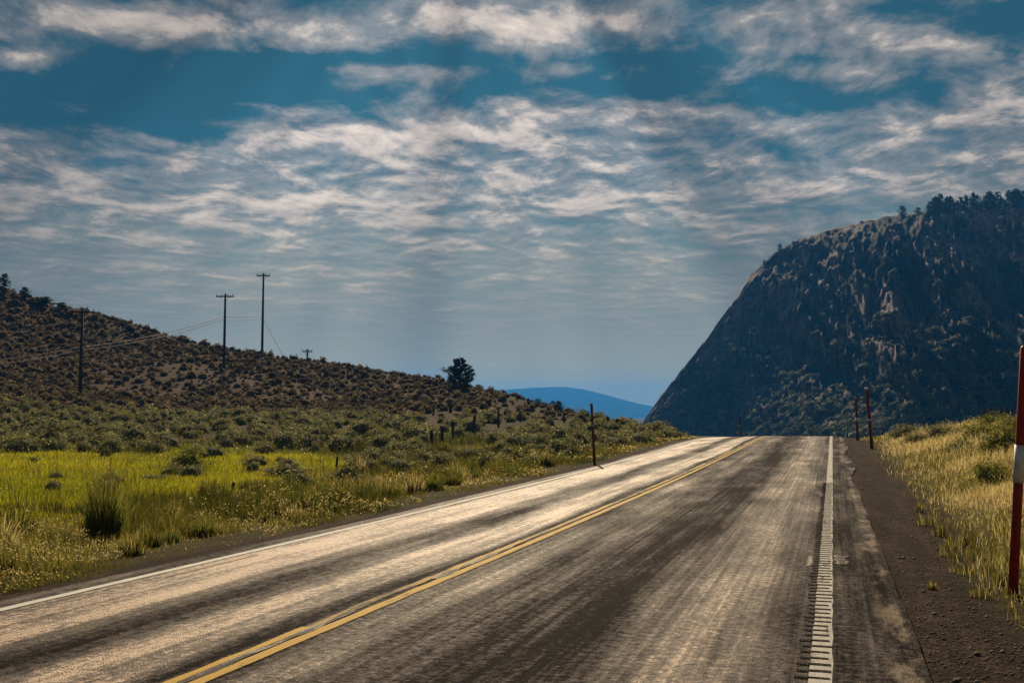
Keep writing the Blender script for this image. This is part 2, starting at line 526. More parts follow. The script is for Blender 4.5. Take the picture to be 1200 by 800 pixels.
# mountain rock with scree and scrub
m, t, p = new_mat('rock')
oc = coords(t)
na = t.noise(oc, .016, 7, .62, .4); nb = t.noise(oc, .07, 7, .65); nc = t.noise(scaled(t, oc, (1, 1, .35)), .22, 6, .7); nd = t.noise(oc, .028, 4, .55)
rc = t.ramp(t.m('ADD', t.m('MULTIPLY', nb, .55), t.m('MULTIPLY', nc, .45)), [(.36, (.066, .055, .056)), (.46, (.165, .140, .140)), (.54, (.27, .235, .232)), (.64, (.45, .41, .40))])
scrub = t.m('MULTIPLY', t.sstep(t.m('ADD', t.m('MULTIPLY', nd, .75), t.m('MULTIPLY', nb, .25)), .49, .55), .85)
rc = t.mix(scrub, rc, (.030, .034, .022))
rc = t.mix(t.m('MULTIPLY', t.sstep(na, .5, .62), .4), rc, (.21, .145, .155))
t.l.new(rc, p.inputs['Base Color']); p.inputs['Roughness'].default_value = .9; p.inputs['Specular IOR Level'].default_value = .03
t.l.new(t.bump(t.m('ADD', nb, t.m('MULTIPLY', nc, .8)), .8, 3.0), p.inputs['Normal'])
M['rock'] = m
M['far_forest'] = plain_mat('far_forest', (.016, .024, .021), (.030, .038, .028), 1.0, .004, spec=0.0)

M['pole_wood'] = plain_mat('pole_wood', (.030, .022, .018), (.070, .052, .042), .85, 6, (4, 4, .4), .4)
M['post_wood'] = plain_mat('post_wood', (.035, .027, .021), (.095, .075, .058), .9, 9, (4, 4, .5), .5)
M['wire'] = plain_mat('wire', (.34, .34, .35), (.42, .42, .43), .6)
M['insulator'] = plain_mat('insulator', (.45, .46, .47), (.60, .60, .60), .3)
M['red_paint'] = plain_mat('red_paint', (.36, .022, .015), (.21, .026, .018), .6, 13, (1, 1, .4), .25)
M['dark_red_paint'] = plain_mat('dark_red_paint', (.19, .055, .032), (.11, .048, .032), .7, 5, (1, 1, .6), .15)
M['white_band'] = plain_mat('white_band', (.74, .74, .73), (.50, .48, .45), .5, 16, (1, 1, .5), .1)
M['grey_metal'] = plain_mat('grey_metal', (.28, .29, .30), (.36, .36, .37), .5)
M['bark'] = plain_mat('bark', (.030, .021, .015), (.070, .050, .036), .95, 8, (3, 3, .5), .5)
M['twig'] = plain_mat('twig', (.050, .040, .028), (.095, .078, .055), .95, 5)
M['pebble'] = plain_mat('pebble', (.06, .05, .042), (.19, .16, .135), .85, 3)

M['meadow_grass'] = leaf_mat('meadow_grass', [(0, (.080, .105, .010)), (.45, (.225, .230, .013)), (.8, (.335, .315, .024)), (1, (.47, .42, .09))], .62)
M['verge_grass'] = leaf_mat('verge_grass', [(0, (.034, .042, .011)), (.35, (.090, .092, .020)), (.62, (.180, .160, .042)), (.80, (.36, .295, .150)), (1, (.62, .53, .37))], .5)
M['seed'] = leaf_mat('seed', [(0, (.25, .19, .08)), (.6, (.50, .41, .22)), (1, (.72, .64, .44))], .5)
M['sage_leaf'] = leaf_mat('sage_leaf', [(0, (.036, .040, .018)), (.5, (.180, .184, .092)), (1, (.44, .43, .27))], .42)
M['hill_sage_leaf'] = leaf_mat('hill_sage_leaf', [(0, (.048, .037, .024)), (.5, (.138, .108, .068)), (1, (.31, .25, .17))], .40)
M['rabbit_leaf'] = leaf_mat('rabbit_leaf', [(0, (.055, .070, .017)), (.5, (.155, .172, .042)), (1, (.30, .30, .095))], .50)
M['needle'] = leaf_mat('needle', [(0, (.014, .021, .012)), (.6, (.040, .054, .028)), (1, (.090, .105, .048))], .25)
M['scrub_leaf'] = leaf_mat('scrub_leaf', [(0, (.040, .048, .028)), (.6, (.130, .145, .085)), (1, (.30, .31, .18))], .25)

# ------------------------------------------------------------------ ground sheet
ang = np.concatenate([np.arange(-62, 48, .22), np.arange(48, 298, 4.0)])
rad = np.concatenate([[0.0], np.geomspace(.7, 320, 280), np.geomspace(345, 5900, 40)])
A, RR = np.meshgrid(np.radians(ang), rad, indexing='ij')
gx = (np.sin(A) * CY - np.cos(A) * SY) * RR; gy = (np.cos(A) * CY + np.sin(A) * SY) * RR
gz = H(gx, gy)
na_, nr_ = A.shape
idx = np.arange(na_ * nr_).reshape(na_, nr_)
i0, i1 = idx, np.roll(idx, -1, 0)
quads = np.stack([i0[:, :-1], i0[:, 1:], i1[:, 1:], i1[:, :-1]], -1).reshape(-1, 4)[:, ::-1]
en = fbm(gx * .9, gy * .9, 4) - .5
sR = gx - X_EDGE_R; sL = X_EDGE_L - gx
gr = np.maximum(sm(1.55, .85, sR + en * 1.5) * (sR > -.3), sm(.80, .4, sL + en * .9) * (sL > -.3))
gr = np.where((gx > X_EDGE_L) & (gx < X_EDGE_R), 1, gr)
rr_ = np.hypot(gx, gy)
az_g = np.arctan2(gx * CY + gy * SY, gy * CY - gx * SY)
hm = sm(62, 92, rr_ + 14 * (fbm(gx * .08, gy * .08, 3) - .5)) * (gx < -12) * (.25 + .75 * sm(-.02, -.12, az_g))
hm = np.maximum(hm, sm(150, 250, rr_) * .6)


def meadow_mask(x, y):
    r = np.hypot(x, y); s = X_EDGE_L - x
    n = fbm(x * .16 + 3, y * .16 + 8, 4) - .5
    az = np.arctan2(x * CY + y * SY, y * CY - x * SY)
    m_ = sm(6.5, 9.0, s + n * 7) * sm(58, 50, r + n * 22) * sm(-.12, -.20, az + n * .16)
    return m_ * sm(18, 22, r + n * 8)


md = meadow_mask(gx, gy)
dr = sm(1.0, 2.5, sR) * (sR > 0) * sm(90, 50, rr_)
ground = mesh_obj('ground', np.stack([gx, gy, gz], -1).reshape(-1, 3), quads, M['ground'], smooth=True,
                  attrs=dict(gravel=gr.ravel(), meadow=md.ravel(), hill=hm.ravel(), dry=dr.ravel()))
tag(ground, 'open rangeland ground of meadow, gravel verge and brown slopes', 'ground', kind='structure')

# ------------------------------------------------------------------ road with its markings
ys = np.concatenate([np.arange(-14, 90, .25), np.arange(90, 260, 2.0)])
xs = np.array([X_EDGE_L, -7.05, X_LINE_L, -6.4, -5.8, -5.2, -4.6, -4.1, X_MID, -3.2, -2.6, -2.0, -1.4, -.8, -.35, X_LINE_R, .15, .33, X_EDGE_R])
XX, YY = np.meshgrid(xs, ys, indexing='ij')
jit = np.zeros_like(XX)
jit[-1] = .14 * (fbm(ys * .16, ys * 0 + 4, 5, .45) - .5) * 2; jit[0] = .16 * (fbm(ys * .12, ys * 0 + 30, 5, .45) - .5) * 2
RX = XX + jit
rut = -.010 * (np.exp(-((XX + .95) / .3) ** 2) + np.exp(-((XX + 2.75) / .3) ** 2) + np.exp(-((XX + 4.5) / .3) ** 2) + np.exp(-((XX + 6.1) / .3) ** 2))
RZ = road_z(YY) + cross_z(XX) + rut + .012 * (fbm(XX * .7, YY * .25, 3) - .5)
RZ[-1] -= .012; RZ[0] -= .015
nx_, ny_ = XX.shape
vv = np.stack([RX, YY, RZ], -1).reshape(-1, 3)
lowe = []
for e in (0, nx_ - 1):
    a = np.stack([RX[e] + (.03 if e else -.03), ys, RZ[e] - .16], -1); lowe.append(a)
vv = np.concatenate([vv] + lowe)
idx = np.arange(nx_ * ny_).reshape(nx_, ny_)
q = np.stack([idx[:-1, :-1], idx[1:, :-1], idx[1:, 1:], idx[:-1, 1:]], -1).reshape(-1, 4)
lo0 = np.arange(ny_) + nx_ * ny_; lo1 = lo0 + ny_
q2 = np.stack([lo0[:-1], idx[0, :-1], idx[0, 1:], lo0[1:]], -1)
q3 = np.stack([idx[-1, :-1], lo1[:-1], lo1[1:], idx[-1, 1:]], -1)
road = mesh_obj('road', vv, np.concatenate([q, q2, q3]), M['asphalt'], smooth=True)
tag(road, 'worn two lane asphalt highway running over a crest', 'road', kind='structure')


def road_h(x, y):
    i = np.clip(np.searchsorted(xs, x) - 1, 0, nx_ - 2); f = (x - xs[i]) / (xs[i + 1] - xs[i])
    return np.interp(y, ys, RZ[i]) * (1 - f) + np.interp(y, ys, RZ[i + 1]) * f


def line(name, x0, x1, y0, y1, mat, lift=.005, ragged=.006, step=.25, label=None):
    yy = np.arange(y0, y1 + 1e-6, step)
    a = ragged * (rng.random((2, len(yy))) - .5) * 2
    xa, xb = x0 + a[0], x1 + a[1]
    cols = [xa, (xa + xb) / 2, xb]
    n = len(yy)
    P = np.concatenate([np.stack([c_, yy, np.array([road_h(float(a_), float(b_)) for a_, b_ in zip(c_, yy)]) + lift], -1) for c_ in cols])
    i = np.arange(n - 1)
    Q = np.concatenate([np.stack([i + k * n, i + (k + 1) * n, i + 1 + (k + 1) * n, i + 1 + k * n], -1) for k in range(2)])
    o = mesh_obj(name, P, Q, mat, road, True)
    if label: o['label'] = label
    return o


line('edge_line', X_LINE_R - .068, X_LINE_R + .068, 2.0, 120, M['white_paint'], label='white edge line painted over the rumble ribs')
line('edge_line', X_LINE_L - .06, X_LINE_L + .06, 2.0, 120, M['bright_white_paint'], label='thin white edge line beside the meadow verge')
line('edge_line_remnant', X_LINE_L + .22, X_LINE_L + .28, 8.8, 10.6, M['old_white_paint'])
line('center_line', X_MID + .02, X_MID + .115, 2.0, 120, M['yellow_paint'], label='solid yellow centre line')
for y0 in (4.2, 9.6, 15.0, 21.5, 28.5, 36.5, 45.0):
    line('center_dash', X_MID - .125, X_MID - .045, y0, y0 + 2.6, M['yellow_paint'], lift=.006, ragged=.012)
line('center_line_remnant', X_MID - .122, X_MID - .048, 2.0, 70, M['worn_yellow_paint'], ragged=.014)
line('paint_splash', X_MID - .05, X_MID + .012, 3.6, 7.4, M['old_white_paint'], lift=.007, ragged=.02)
line('paint_splash', X_MID - .06, X_MID + .010, 9.0, 11.5, M['old_white_paint'], lift=.007, ragged=.02)
for y0, x0 in ((11.0, -.30), (20.0, -.27), (33.0, -.26)):
    line('lane_tick', x0, x0 + .055, y0, y0 + .85, M['old_white_paint'])
line('paint_smear', X_LINE_R + .08, X_LINE_R + .22, 11.2, 11.9, M['old_white_paint'], lift=.009, ragged=.03, step=.1)
# rumble ribs across the edge line
prof = [(-.032, 0), (-.017, .006), (.017, .006), (.032, 0)]
V_ = [(sx, py_, pz_) for sx in (-.14, .058) for py_, pz_ in prof]
F_ = [(0, 1, 5, 4), (1, 2, 6, 5), (2, 3, 7, 6), (0, 3, 2, 1), (4, 5, 6, 7)]
rib0 = mesh_obj('rumble_rib', V_, F_, M['asphalt'], road)
y = 3.4; first = True
while y < 24:
    o = rib0 if first else rib0.copy()
    if not first: col.objects.link(o); o.parent = road
    first = False
    o.location = (X_LINE_R + random.uniform(-.012, .012), y, float(road_h(X_LINE_R, y)) + .004)
    o.rotation_euler.z = random.uniform(-.04, .04)
    o.scale = (random.uniform(.80, 1.08), random.uniform(.7, 1.1) * (1 if y < 12 else 1 - .5 * (y - 12) / 12), 1)
    y += .175 + random.uniform(-.012, .012)

# ------------------------------------------------------------------ mountain beyond the crest
mp = np.array([700, 735, 752, 775, 800, 830, 860, 880, 905, 940, 985, 1040, 1085, 1140, 1200, 1300, 1500, 1800, 2200])
mr = np.array([512, 503, 496, 462, 433, 397, 354, 321, 299, 279, 265, 254, 247, 243, 240, 228, 205, 215, 240.])


def ridged(x, y, o=4):
    s = 0; a = 1; tt = 0
    for i in range(o):
        s = s + a * (1 - np.abs(2 * vnoise(x * 2 ** i + 3.7 * i, y * 2 ** i + 9.1 * i) - 1)); tt += a; a *= .52
    return s / tt


pu = np.concatenate([np.arange(735, 1260, 1.6), np.arange(1260, 2200, 8.0)])
tv = np.concatenate([np.linspace(0, 1, 150), np.linspace(1.02, 1.6, 14)])
PU, TV = np.meshgrid(pu, tv, indexing='ij')
crow = np.interp(PU, mp, mr) + 9.0 * (fbm(PU * .045, PU * 0 + 60, 4, .6) - .5) * sm(745, 775, PU) * sm(1080, 960, PU) + 2.2 * (fbm(PU * .06, PU * 0, 4) - .5) * 2 + 1.2 * (fbm(PU * .3, PU * 0 + 5, 3) - .5)
vx = (PU - 600) / F_PX; vy = (400 - crow) / F_PX
dx = FWD[0] + RIGHT[0] * vx + UP[0] * vy; dy = FWD[1] + RIGHT[1] * vx + UP[1] * vy; dzz = FWD[2] + UP[2] * vy
hz = np.hypot(dx, dy)
D1 = 520 + 60 * sm(900, 1300, PU)
zc = CAM_H + dzz / hz * D1
wr_ = sm(800, 1060, PU)
D0 = D1 - (34 + 205 * wr_ + 40 * sm(1100, 1500, PU))
T = np.clip(TV, 0, 1)
zcliff = .60 * T ** 1.35 + .40 * sm(.35, 1, T)
kn = .60 + .10 * (fbm(PU * .02 + 3, PU * 0 + 8, 3) - .5) * 2
zapron = np.where(T < kn, .44 * (T / kn) ** 1.15, .44 + .56 * np.clip((T - kn) / (1 - kn), 0, 1) ** .85)
zprof = zcliff * (1 - wr_) + zapron * wr_
zz = -9 + (zc + 9) * zprof
D = D0 + (D1 - D0) * T
# buttresses and gullies running down to the left, deeper where the face is high
skew = PU * .012 + T * 2.8
amp = (zc + 9) * np.sin(np.pi * np.clip(T, 0, 1)) ** .8
D = D - amp * (.35 + .45 * sm(850, 1000, PU)) * 1.25 * (1.0 * (ridged(skew * 1.1, T * .7 + 2, 4) - .5)) - amp * .30 * (fbm(skew * 5, T * 6, 4) - .5)
zz = zz + amp * .12 * (fbm(PU * .05 + 7, T * 9, 4) - .5) + amp * .055 * (ridged(PU * .12, T * 16, 4) - .5)
D = D - (6 + amp * .13) * (ridged(PU * .16 + T * 3, T * 22, 4) - .5) - 7 * (fbm(PU * .5, T * 60, 3) - .5) * np.sin(np.pi * T) ** .5
back = np.maximum(TV - 1, 0)
D = D + back * 420; zz = zz - back * (zc + 9) * 1.05 * 1.6
hx = dx / hz * D; hy = dy / hz * D
mi = np.arange(PU.size).reshape(PU.shape)
q = np.stack([mi[:-1, :-1], mi[1:, :-1], mi[1:, 1:], mi[:-1, 1:]], -1).reshape(-1, 4)
mountain = mesh_obj('mountain', np.stack([hx, hy, zz], -1).reshape(-1, 3), q, M['rock'], smooth=True)
tag(mountain, 'dark steep rocky mountain rising beyond the road crest', 'mountain', kind='structure')

# far range
fp = np.array([300, 480, 560, 603, 630, 660, 685, 713, 737, 760, 800, 860, 1000, 1300])
fr = np.array([478, 470, 460, 455.5, 454, 453, 456, 463, 470, 475, 483, 488, 480, 492.])
pu = np.arange(300, 1300, 3.0); tv = np.concatenate([np.linspace(0, 1, 26), np.linspace(1.1, 1.8, 8)])
PU, TV = np.meshgrid(pu, tv, indexing='ij')
crow = np.interp(PU, fp, fr) + .7 * (fbm(PU * .09, PU * 0 + 50, 3) - .5)
vx = (PU - 600) / F_PX; vy = (400 - crow) / F_PX
dx = FWD[0] + RIGHT[0] * vx + UP[0] * vy; dy = FWD[1] + RIGHT[1] * vx + UP[1] * vy; dzz = FWD[2] + UP[2] * vy
hz = np.hypot(dx, dy); D1 = 5000.0
zc = CAM_H + dzz / hz * D1
T = np.clip(TV, 0, 1); back = np.maximum(TV - 1, 0)
D = 4250 + 750 * T - 210 * np.sin(np.pi * T) * (ridged(PU * .03, T * .6, 3) - .5) + back * 600
zz = -12 + (zc + 12) * T ** 1.2 - back * (zc + 12) * 1.3
fi = np.arange(PU.size).reshape(PU.shape)
q = np.stack([fi[:-1, :-1], fi[1:, :-1], fi[1:, 1:], fi[:-1, 1:]], -1).reshape(-1, 4)
fm = mesh_obj('far_mountain', np.stack([dx / hz * D, dy / hz * D, zz], -1).reshape(-1, 3), q, M['far_forest'], smooth=True)
tag(fm, 'low blue mountain range far beyond the pass', 'mountain', kind='structure')

# ------------------------------------------------------------------ plant shapes
def blades(P, h, w, lean, az, tint, curve=.5):
    """grass blades as bent tapering strips: 5 vertices, 3 triangles each"""
    n = len(P)
    ld = np.stack([np.cos(az), np.sin(az), 0 * az], -1)
    fa = rng.random(n) * math.pi
    sd = np.stack([np.cos(fa), np.sin(fa), 0 * fa], -1) * (w / 2)[:, None]
    up = np.array([0, 0, 1.0])
    mid = P + up * (h * .55)[:, None] + ld * (lean * h * .35 * (1 - curve))[:, None]
    tip = P + up * (h * (1 - .25 * lean))[:, None] + ld * (lean * h * .9)[:, None]
    Vb = np.stack([P - sd, P + sd, mid - sd * .8, mid + sd * .8, tip], 1)
    b = (np.arange(n) * 5)[:, None]
    Fb = np.concatenate([b + np.array([[0, 1, 3]]), b + np.array([[0, 3, 2]]), b + np.array([[2, 3, 4]])], 0)
    return Vb.reshape(-1, 3), Fb, np.repeat(tint, 5), tip


def join(parts):
    Vs, Fs, Ts, o = [], [], [], 0
    for v, f, t_ in parts:
        Vs.append(v); Fs.append(f + o); Ts.append(t_); o += len(v)
    return np.concatenate(Vs), np.concatenate(Fs), np.concatenate(Ts)


def leaf_cards(P, N, size, tint, jitter=.6, long=1.6, r=rng):
    """small pointed leaf triangles facing roughly along N"""
    n = len(P)
    N = N + r.normal(0, jitter, (n, 3)); N /= np.linalg.norm(N, axis=1)[:, None] + 1e-9
    a = np.cross(N, r.normal(0, 1, (n, 3))); a /= np.linalg.norm(a, axis=1)[:, None] + 1e-9
    c = np.cross(N, a)
    s = size[:, None]
    Vl = np.stack([P - a * s * .5 - c * s * .3, P + a * s * .5 - c * s * .3, P + c * s * .5 * long], 1).reshape(-1, 3)
    return Vl, np.arange(n * 3).reshape(n, 3), np.repeat(tint, 3)


_ico = None


def ico_core(sub=1):
    import bmesh
    bm = bmesh.new(); bmesh.ops.create_icosphere(bm, subdivisions=sub, radius=1)
    v = np.array([tuple(a.co) for a in bm.verts]); f = np.array([[a.index for a in g.verts] for g in bm.faces]); bm.free()
    return v, f


IV1, IF1 = ico_core(1); IV2, IF2 = ico_core(2)


def bush_geo(seed, n_leaf, leaf, clumps, flat=.72, spike=.0, core=.78):
    """unit sagebrush: radius about 0.5, height about 'flat'; leaf clumps on a lumpy dome over a dark core"""
    r = np.random.default_rng(seed)
    cc = r.normal(0, 1, (clumps, 3)); cc[:, 2] = np.abs(cc[:, 2]) + .05
    cc /= np.linalg.norm(cc, axis=1)[:, None]
    crad = r.uniform(.13, .24, clumps)
    cpos = cc * np.array([.36, .36, flat * .70]) * r.uniform(.75, 1.12, clumps)[:, None]
    k = r.integers(0, clumps, n_leaf)
    d = r.normal(0, 1, (n_leaf, 3)); d[:, 2] = d[:, 2] * .8 + .35; d /= np.linalg.norm(d, axis=1)[:, None]
    P = cpos[k] + d * (crad[k] * r.uniform(.55, 1.08, n_leaf))[:, None] * np.array([1, 1, .9])
    P[:, 2] = np.maximum(P[:, 2], .01)
    N = d * .8 + cc[k] * .5
    tint = np.clip(.5 + r.normal(0, .17, n_leaf) + r.normal(0, .12, clumps)[k], 0, 1)
    parts = [leaf_cards(P, N, np.full(n_leaf, leaf) * r.uniform(.6, 1.3, n_leaf), tint, .55, 1.7 + spike, r)]
    kk = r.uniform(.8, 1.1, len(IV1))[:, None]
    v = IV1 * kk * np.array([.40, .40, flat * .62]) * core / .78; v[:, 2] = np.maximum(v[:, 2] + .06, -.02)
    parts.append((v, IF1, np.full(len(v), .42)))
    return join(parts)


LO = [bush_geo(s, 76, .13, 7, (.55, .72, .62, .8, .5)[s]) for s in range(5)]
MID = [bush_geo(20 + s, 760, .048, 16, .66 + .05 * (s % 3)) for s in range(6)]
MIDLO = [bush_geo(60 + s, 380, .066, 16, .66 + .05 * (s % 3)) for s in range(6)]
HI = [bush_geo(40 + s, 1900, .036, 26, .78, .5, .60) for s in range(3)]


def scatter_bushes(geos, X, Y, S, Zs=1.0, sink=.04, tj=.12, zfun=H):
    Z = zfun(X, Y); parts = []
    gi = rng.integers(0, len(geos), len(X)); rot = rng.random(len(X)) * 6.283
    for g in range(len(geos)):
        sel = np.where(gi == g)[0]
        if not len(sel): continue
        v, f, t_ = geos[g]
        c, s = np.cos(rot[sel])[:, None], np.sin(rot[sel])[:, None]
        sc = S[sel][:, None]
        zs = sc * rng.uniform(.8, 1.2, len(sel))[:, None] * Zs
        px = (v[None, :, 0] * c - v[None, :, 1] * s) * sc + X[sel][:, None]
        py = (v[None, :, 0] * s + v[None, :, 1] * c) * sc + Y[sel][:, None]
        pz = v[None, :, 2] * zs + Z[sel][:, None] - sink * sc
        n = len(sel)
        F2 = (f[None] + (np.arange(n) * len(v))[:, None, None]).reshape(-1, 3)
        T2 = np.clip(t_[None] + rng.normal(0, tj, n)[:, None], 0, 1).ravel()
        parts.append((np.stack([px, py, pz], -1).reshape(-1, 3), F2, T2))
    return join(parts)


# ------------------------------------------------------------------ sagebrush on the flats and the hill
N_ = 74000
a_ = np.radians(rng.uniform(-42, 16, N_)); r_ = np.sqrt(rng.uniform(15 ** 2, 172 ** 2, N_))
bx_ = (np.sin(a_) * CY - np.cos(a_) * SY) * r_; by_ = (np.cos(a_) * CY + np.sin(a_) * SY) * r_
side = X_EDGE_L - bx_
patchn = fbm(bx_ * .07 + 31, by_ * .07, 3)
dens = np.maximum(sm(.36, .58, patchn + .06), .22)
d1_ = np.interp(600 + F_PX / CP * np.tan(a_), _hp, _hd)
prob = np.where(r_ > 78, .95 * dens, .30 * dens * (1 - meadow_mask(bx_, by_)) + .010)
prob = prob * sm(1.9, 4.5, side) * (r_ > 27) * (r_ < d1_ + 7) * (r_ < 168)
prob = np.where((r_ < 46) & (meadow_mask(bx_, by_) < .4), np.where(r_ < 24, prob * .25, prob), prob)
keep = rng.random(N_) < prob
bx_, by_, r_ = bx_[keep], by_[keep], r_[keep]
bs_ = np.where(r_ > 88, .32 + 1.15 * rng.random(len(r_)) ** 2.2, rng.uniform(.7, 2.5, len(r_))) * np.where(r_ < 50, .62, 1)
# thin out those that crowd each other
order = rng.permutation(len(bx_)); grid = {}; ok = []
for i in order:
    c_ = (int(bx_[i] // 2.0), int(by_[i] // 2.0)); good = True
    for ii in (-1, 0, 1):
        for jj in (-1, 0, 1):
            for k in grid.get((c_[0] + ii, c_[1] + jj), ()):
                if (bx_[i] - bx_[k]) ** 2 + (by_[i] - by_[k]) ** 2 < ((.30 if r_[i] > 85 else .43) * (bs_[i] + bs_[k])) ** 2: good = False; break
            if not good: break
        if not good: break
    if good:
        grid.setdefault(c_, []).append(i); ok.append(i)
ok = np.array(ok); bx_, by_, bs_, r_ = bx_[ok], by_[ok], bs_[ok], r_[ok]
POSTS = [(394, 551, 16, 3.2), (506, 524, 20, 4.5), (518, 521, 22, 4.2), (531, 513, 19, 3.6), (555, 506, 19, 4.2), (584, 499, 19, 3), (609, 493, 12, 2.6),
         (661, 494, 12, 2.6), (528, 482, 10, 4), (508, 485, 9, 2.4), (243, 592, 14, 4.5), (273, 577, 12, 4.0)]
qx, qr, qw = project(np.stack([bx_, by_, H(bx_, by_)], -1))
clear = np.ones(len(bx_), bool)
for px, row, hp, wp in POSTS:
    half = .55 * bs_ / qw * F_PX
    clear &= ~((np.abs(qx - px) < half + 1.5) & (qr > row - 1) & (qr < row + 16))
bx_, by_, bs_, r_ = bx_[clear], by_[clear], bs_[clear], r_[clear]
bz_ = H(bx_, by_)
ppx, prow, pw = project(np.stack([bx_, by_, bz_ + .3], -1))
app = bs_ / pw
inside = (ppx > 2) & (ppx < 1000) & (r_ < 112)
rank = np.argsort(-np.where(inside, app, 0))
chosen = rank[:292]; rest = np.setdiff1d(np.arange(len(bx_)), chosen)
nearr = rest[r_[rest] < 88]; farr = rest[r_[rest] >= 88]
mid_mesh = []
for g in range(len(MID)):
    for mname in ('sage_leaf', 'hill_sage_leaf'):
        o = mesh_obj('sagebrush', MID[g][0], MID[g][1], M[mname], attrs=dict(tint=MID[g][2]), link=False)
        mid_mesh.append(o.data); bpy.data.objects.remove(o)
for i in chosen:
    hill_side = r_[i] > 80
    gg = random.randrange(len(MID))
    o = bpy.data.objects.new('sagebrush', mid_mesh[gg * 2 + (1 if r_[i] > 92 else 0)]); col.objects.link(o)
    o.location = (bx_[i], by_[i], bz_[i] - .05 * bs_[i]); o.rotation_euler.z = random.random() * 6.28
    o.scale = (bs_[i], bs_[i] * random.uniform(.85, 1.15), bs_[i] * random.uniform(.7, 1.05))
    wide_ = 'broad' if bs_[i] > 1.75 else ('middling' if bs_[i] > 1.2 else 'small')
    tall_ = 'rounded' if o.scale[2] / o.scale[0] > .88 else 'flat topped'
    if hill_side:
        tag(o, f'{wide_} {tall_} brown olive sagebrush on the foot of the scrubby hill', 'shrub', f'{wide_} {tall_} sagebrush on the foot of the hill')
    elif r_[i] > 50:
        tag(o, f'{wide_} {tall_} grey green sagebrush in the belt between meadow and hill', 'shrub', f'{wide_} {tall_} sagebrush in the belt beyond the meadow')
    else:
        tag(o, f'{wide_} {tall_} grey green sagebrush among the verge grass near the meadow', 'shrub', f'{wide_} {tall_} sagebrush in the near grass')
if len(nearr):
    v, f, t_ = scatter_bushes(MIDLO, bx_[nearr], by_[nearr], bs_[nearr])
    tag(mesh_obj('flat_sagebrush_cover', v, f, M['sage_leaf'], attrs=dict(tint=t_)), 'grey green sagebrush cover on the flats beyond the meadow', 'shrubs', kind='stuff')
v, f, t_ = scatter_bushes(LO, bx_[farr], by_[farr], bs_[farr])
tag(mesh_obj('hill_sagebrush_cover', v, f, M['hill_sage_leaf'], attrs=dict(tint=t_)), 'dark olive brown sagebrush covering the hillside', 'shrubs', kind='stuff')
print('tris', sum(len(o.data.polygons) for o in scene.objects if o.type == 'MESH')); print('bushes', len(bx_), 'far', len(farr), 'near', len(nearr))

# ------------------------------------------------------------------ grass
def polar_pts(n, a0, a1, r0, r1):
    a = np.radians(rng.uniform(a0, a1, n)); r = np.exp(rng.uniform(math.log(r0), math.log(r1), n))
    return (np.sin(a) * CY - np.cos(a) * SY) * r, (np.cos(a) * CY + np.sin(a) * SY) * r, r


def wid(r, base=.007):
    return np.maximum(base, r * .00055)


# meadow
x, y, r = polar_pts(310000, -42, 2, 13, 70)
k = rng.random(len(x)) < meadow_mask(x, y) * .95 + .02 * (X_EDGE_L - x > 3)
x, y, r = x[k], y[k], r[k]
tn = fbm(x * .25, y * .25, 3)
h = rng.uniform(.07, .19, len(x)) * (.5 + 1.0 * tn)
ti = np.clip(.40 + .75 * (tn - .35) + rng.normal(0, .15, len(x)), 0, 1)
v, f, t_, tip = blades(np.stack([x, y, H(x, y) - .01], -1), h, wid(r, .010), rng.uniform(.1, .7, len(x)), rng.random(len(x)) * 6.28, ti)
tag(mesh_obj('meadow_grass', v, f, M['meadow_grass'], attrs=dict(tint=t_)), 'bright yellow green meadow grass below the hill', 'grass', kind='stuff')
print('meadow', len(x))

sel = np.where(rng.random(len(x)) < .0035)[0]
sv, sf, st = leaf_cards(tip[sel] + np.array([0, 0, .05]), np.tile([0, -.6, .5], (len(sel), 1)), np.maximum(.03, r[sel] * .0016), rng.random(len(sel)) * .3 + .7, .5, 1.0)
tag(mesh_obj('meadow_flowers', sv, sf, M['seed'], attrs=dict(tint=st)), 'tiny pale flowers dotting the bright meadow grass', 'flowers', kind='stuff')
# left verge: taller mixed grass and weeds
x, y, r = polar_pts(380000, -42, 13, 7.5, 75)
s = X_EDGE_L - x
edge = .58 + .7 * (fbm(x * .6, y * .6, 3) - .5)
k = (s > edge) & (rng.random(len(x)) < (sm(0, .5, s - edge) * .35 + .65) * (1 - .90 * meadow_mask(x, y)) * sm(40, 14, s) * (.45 + .55 * sm(.35, .55, fbm(x * .95, y * .95, 3))))
x, y, r, s = x[k], y[k], r[k], s[k]
cl = np.clip(.5 + 1.9 * (fbm(x * .95, y * .95, 3) - .5), 0, 1); cl2 = fbm(x * .16 + 60, y * .16, 3)
h = rng.uniform(.10, .52, len(x)) * (.12 + 1.25 * cl ** 1.4) * (.35 + .65 * sm(.9, 2.6, s))
ti = np.clip(.27 + 1.0 * (cl2 - .45) - .26 * (cl - .5) + rng.normal(0, .16, len(x)) + .16 * sm(3.5, 1.8, s) - .10 * sm(1.5, 1.0, s), 0, 1)
v, f, t_, tip = blades(np.stack([x, y, H(x, y) - .01], -1), h, wid(r), rng.uniform(.05, .6, len(x)), rng.random(len(x)) * 6.28, ti)
parts = [(v, f, t_)]
tag(mesh_obj('verge_grass', *[z for z in parts[0][:2]], M['verge_grass'], attrs=dict(tint=t_)), 'tall mixed grass and weeds along the meadow side verge', 'grass', kind='stuff')
sel = np.where((s < 5.5) & (rng.random(len(x)) < .22 * sm(.40, .60, fbm(x * .4 + 9, y * .4, 3))) | (rng.random(len(x)) < .004))[0]
sv, sf, st = leaf_cards(np.repeat(tip[sel], 3, 0) + rng.normal(0, .02, (len(sel) * 3, 3)), np.tile([0, 0, .3], (len(sel) * 3, 1)), np.repeat(np.maximum(.018, r[sel] * .0013), 3), .35 + .65 * rng.random(len(sel) * 3), 1.0, 1.2)
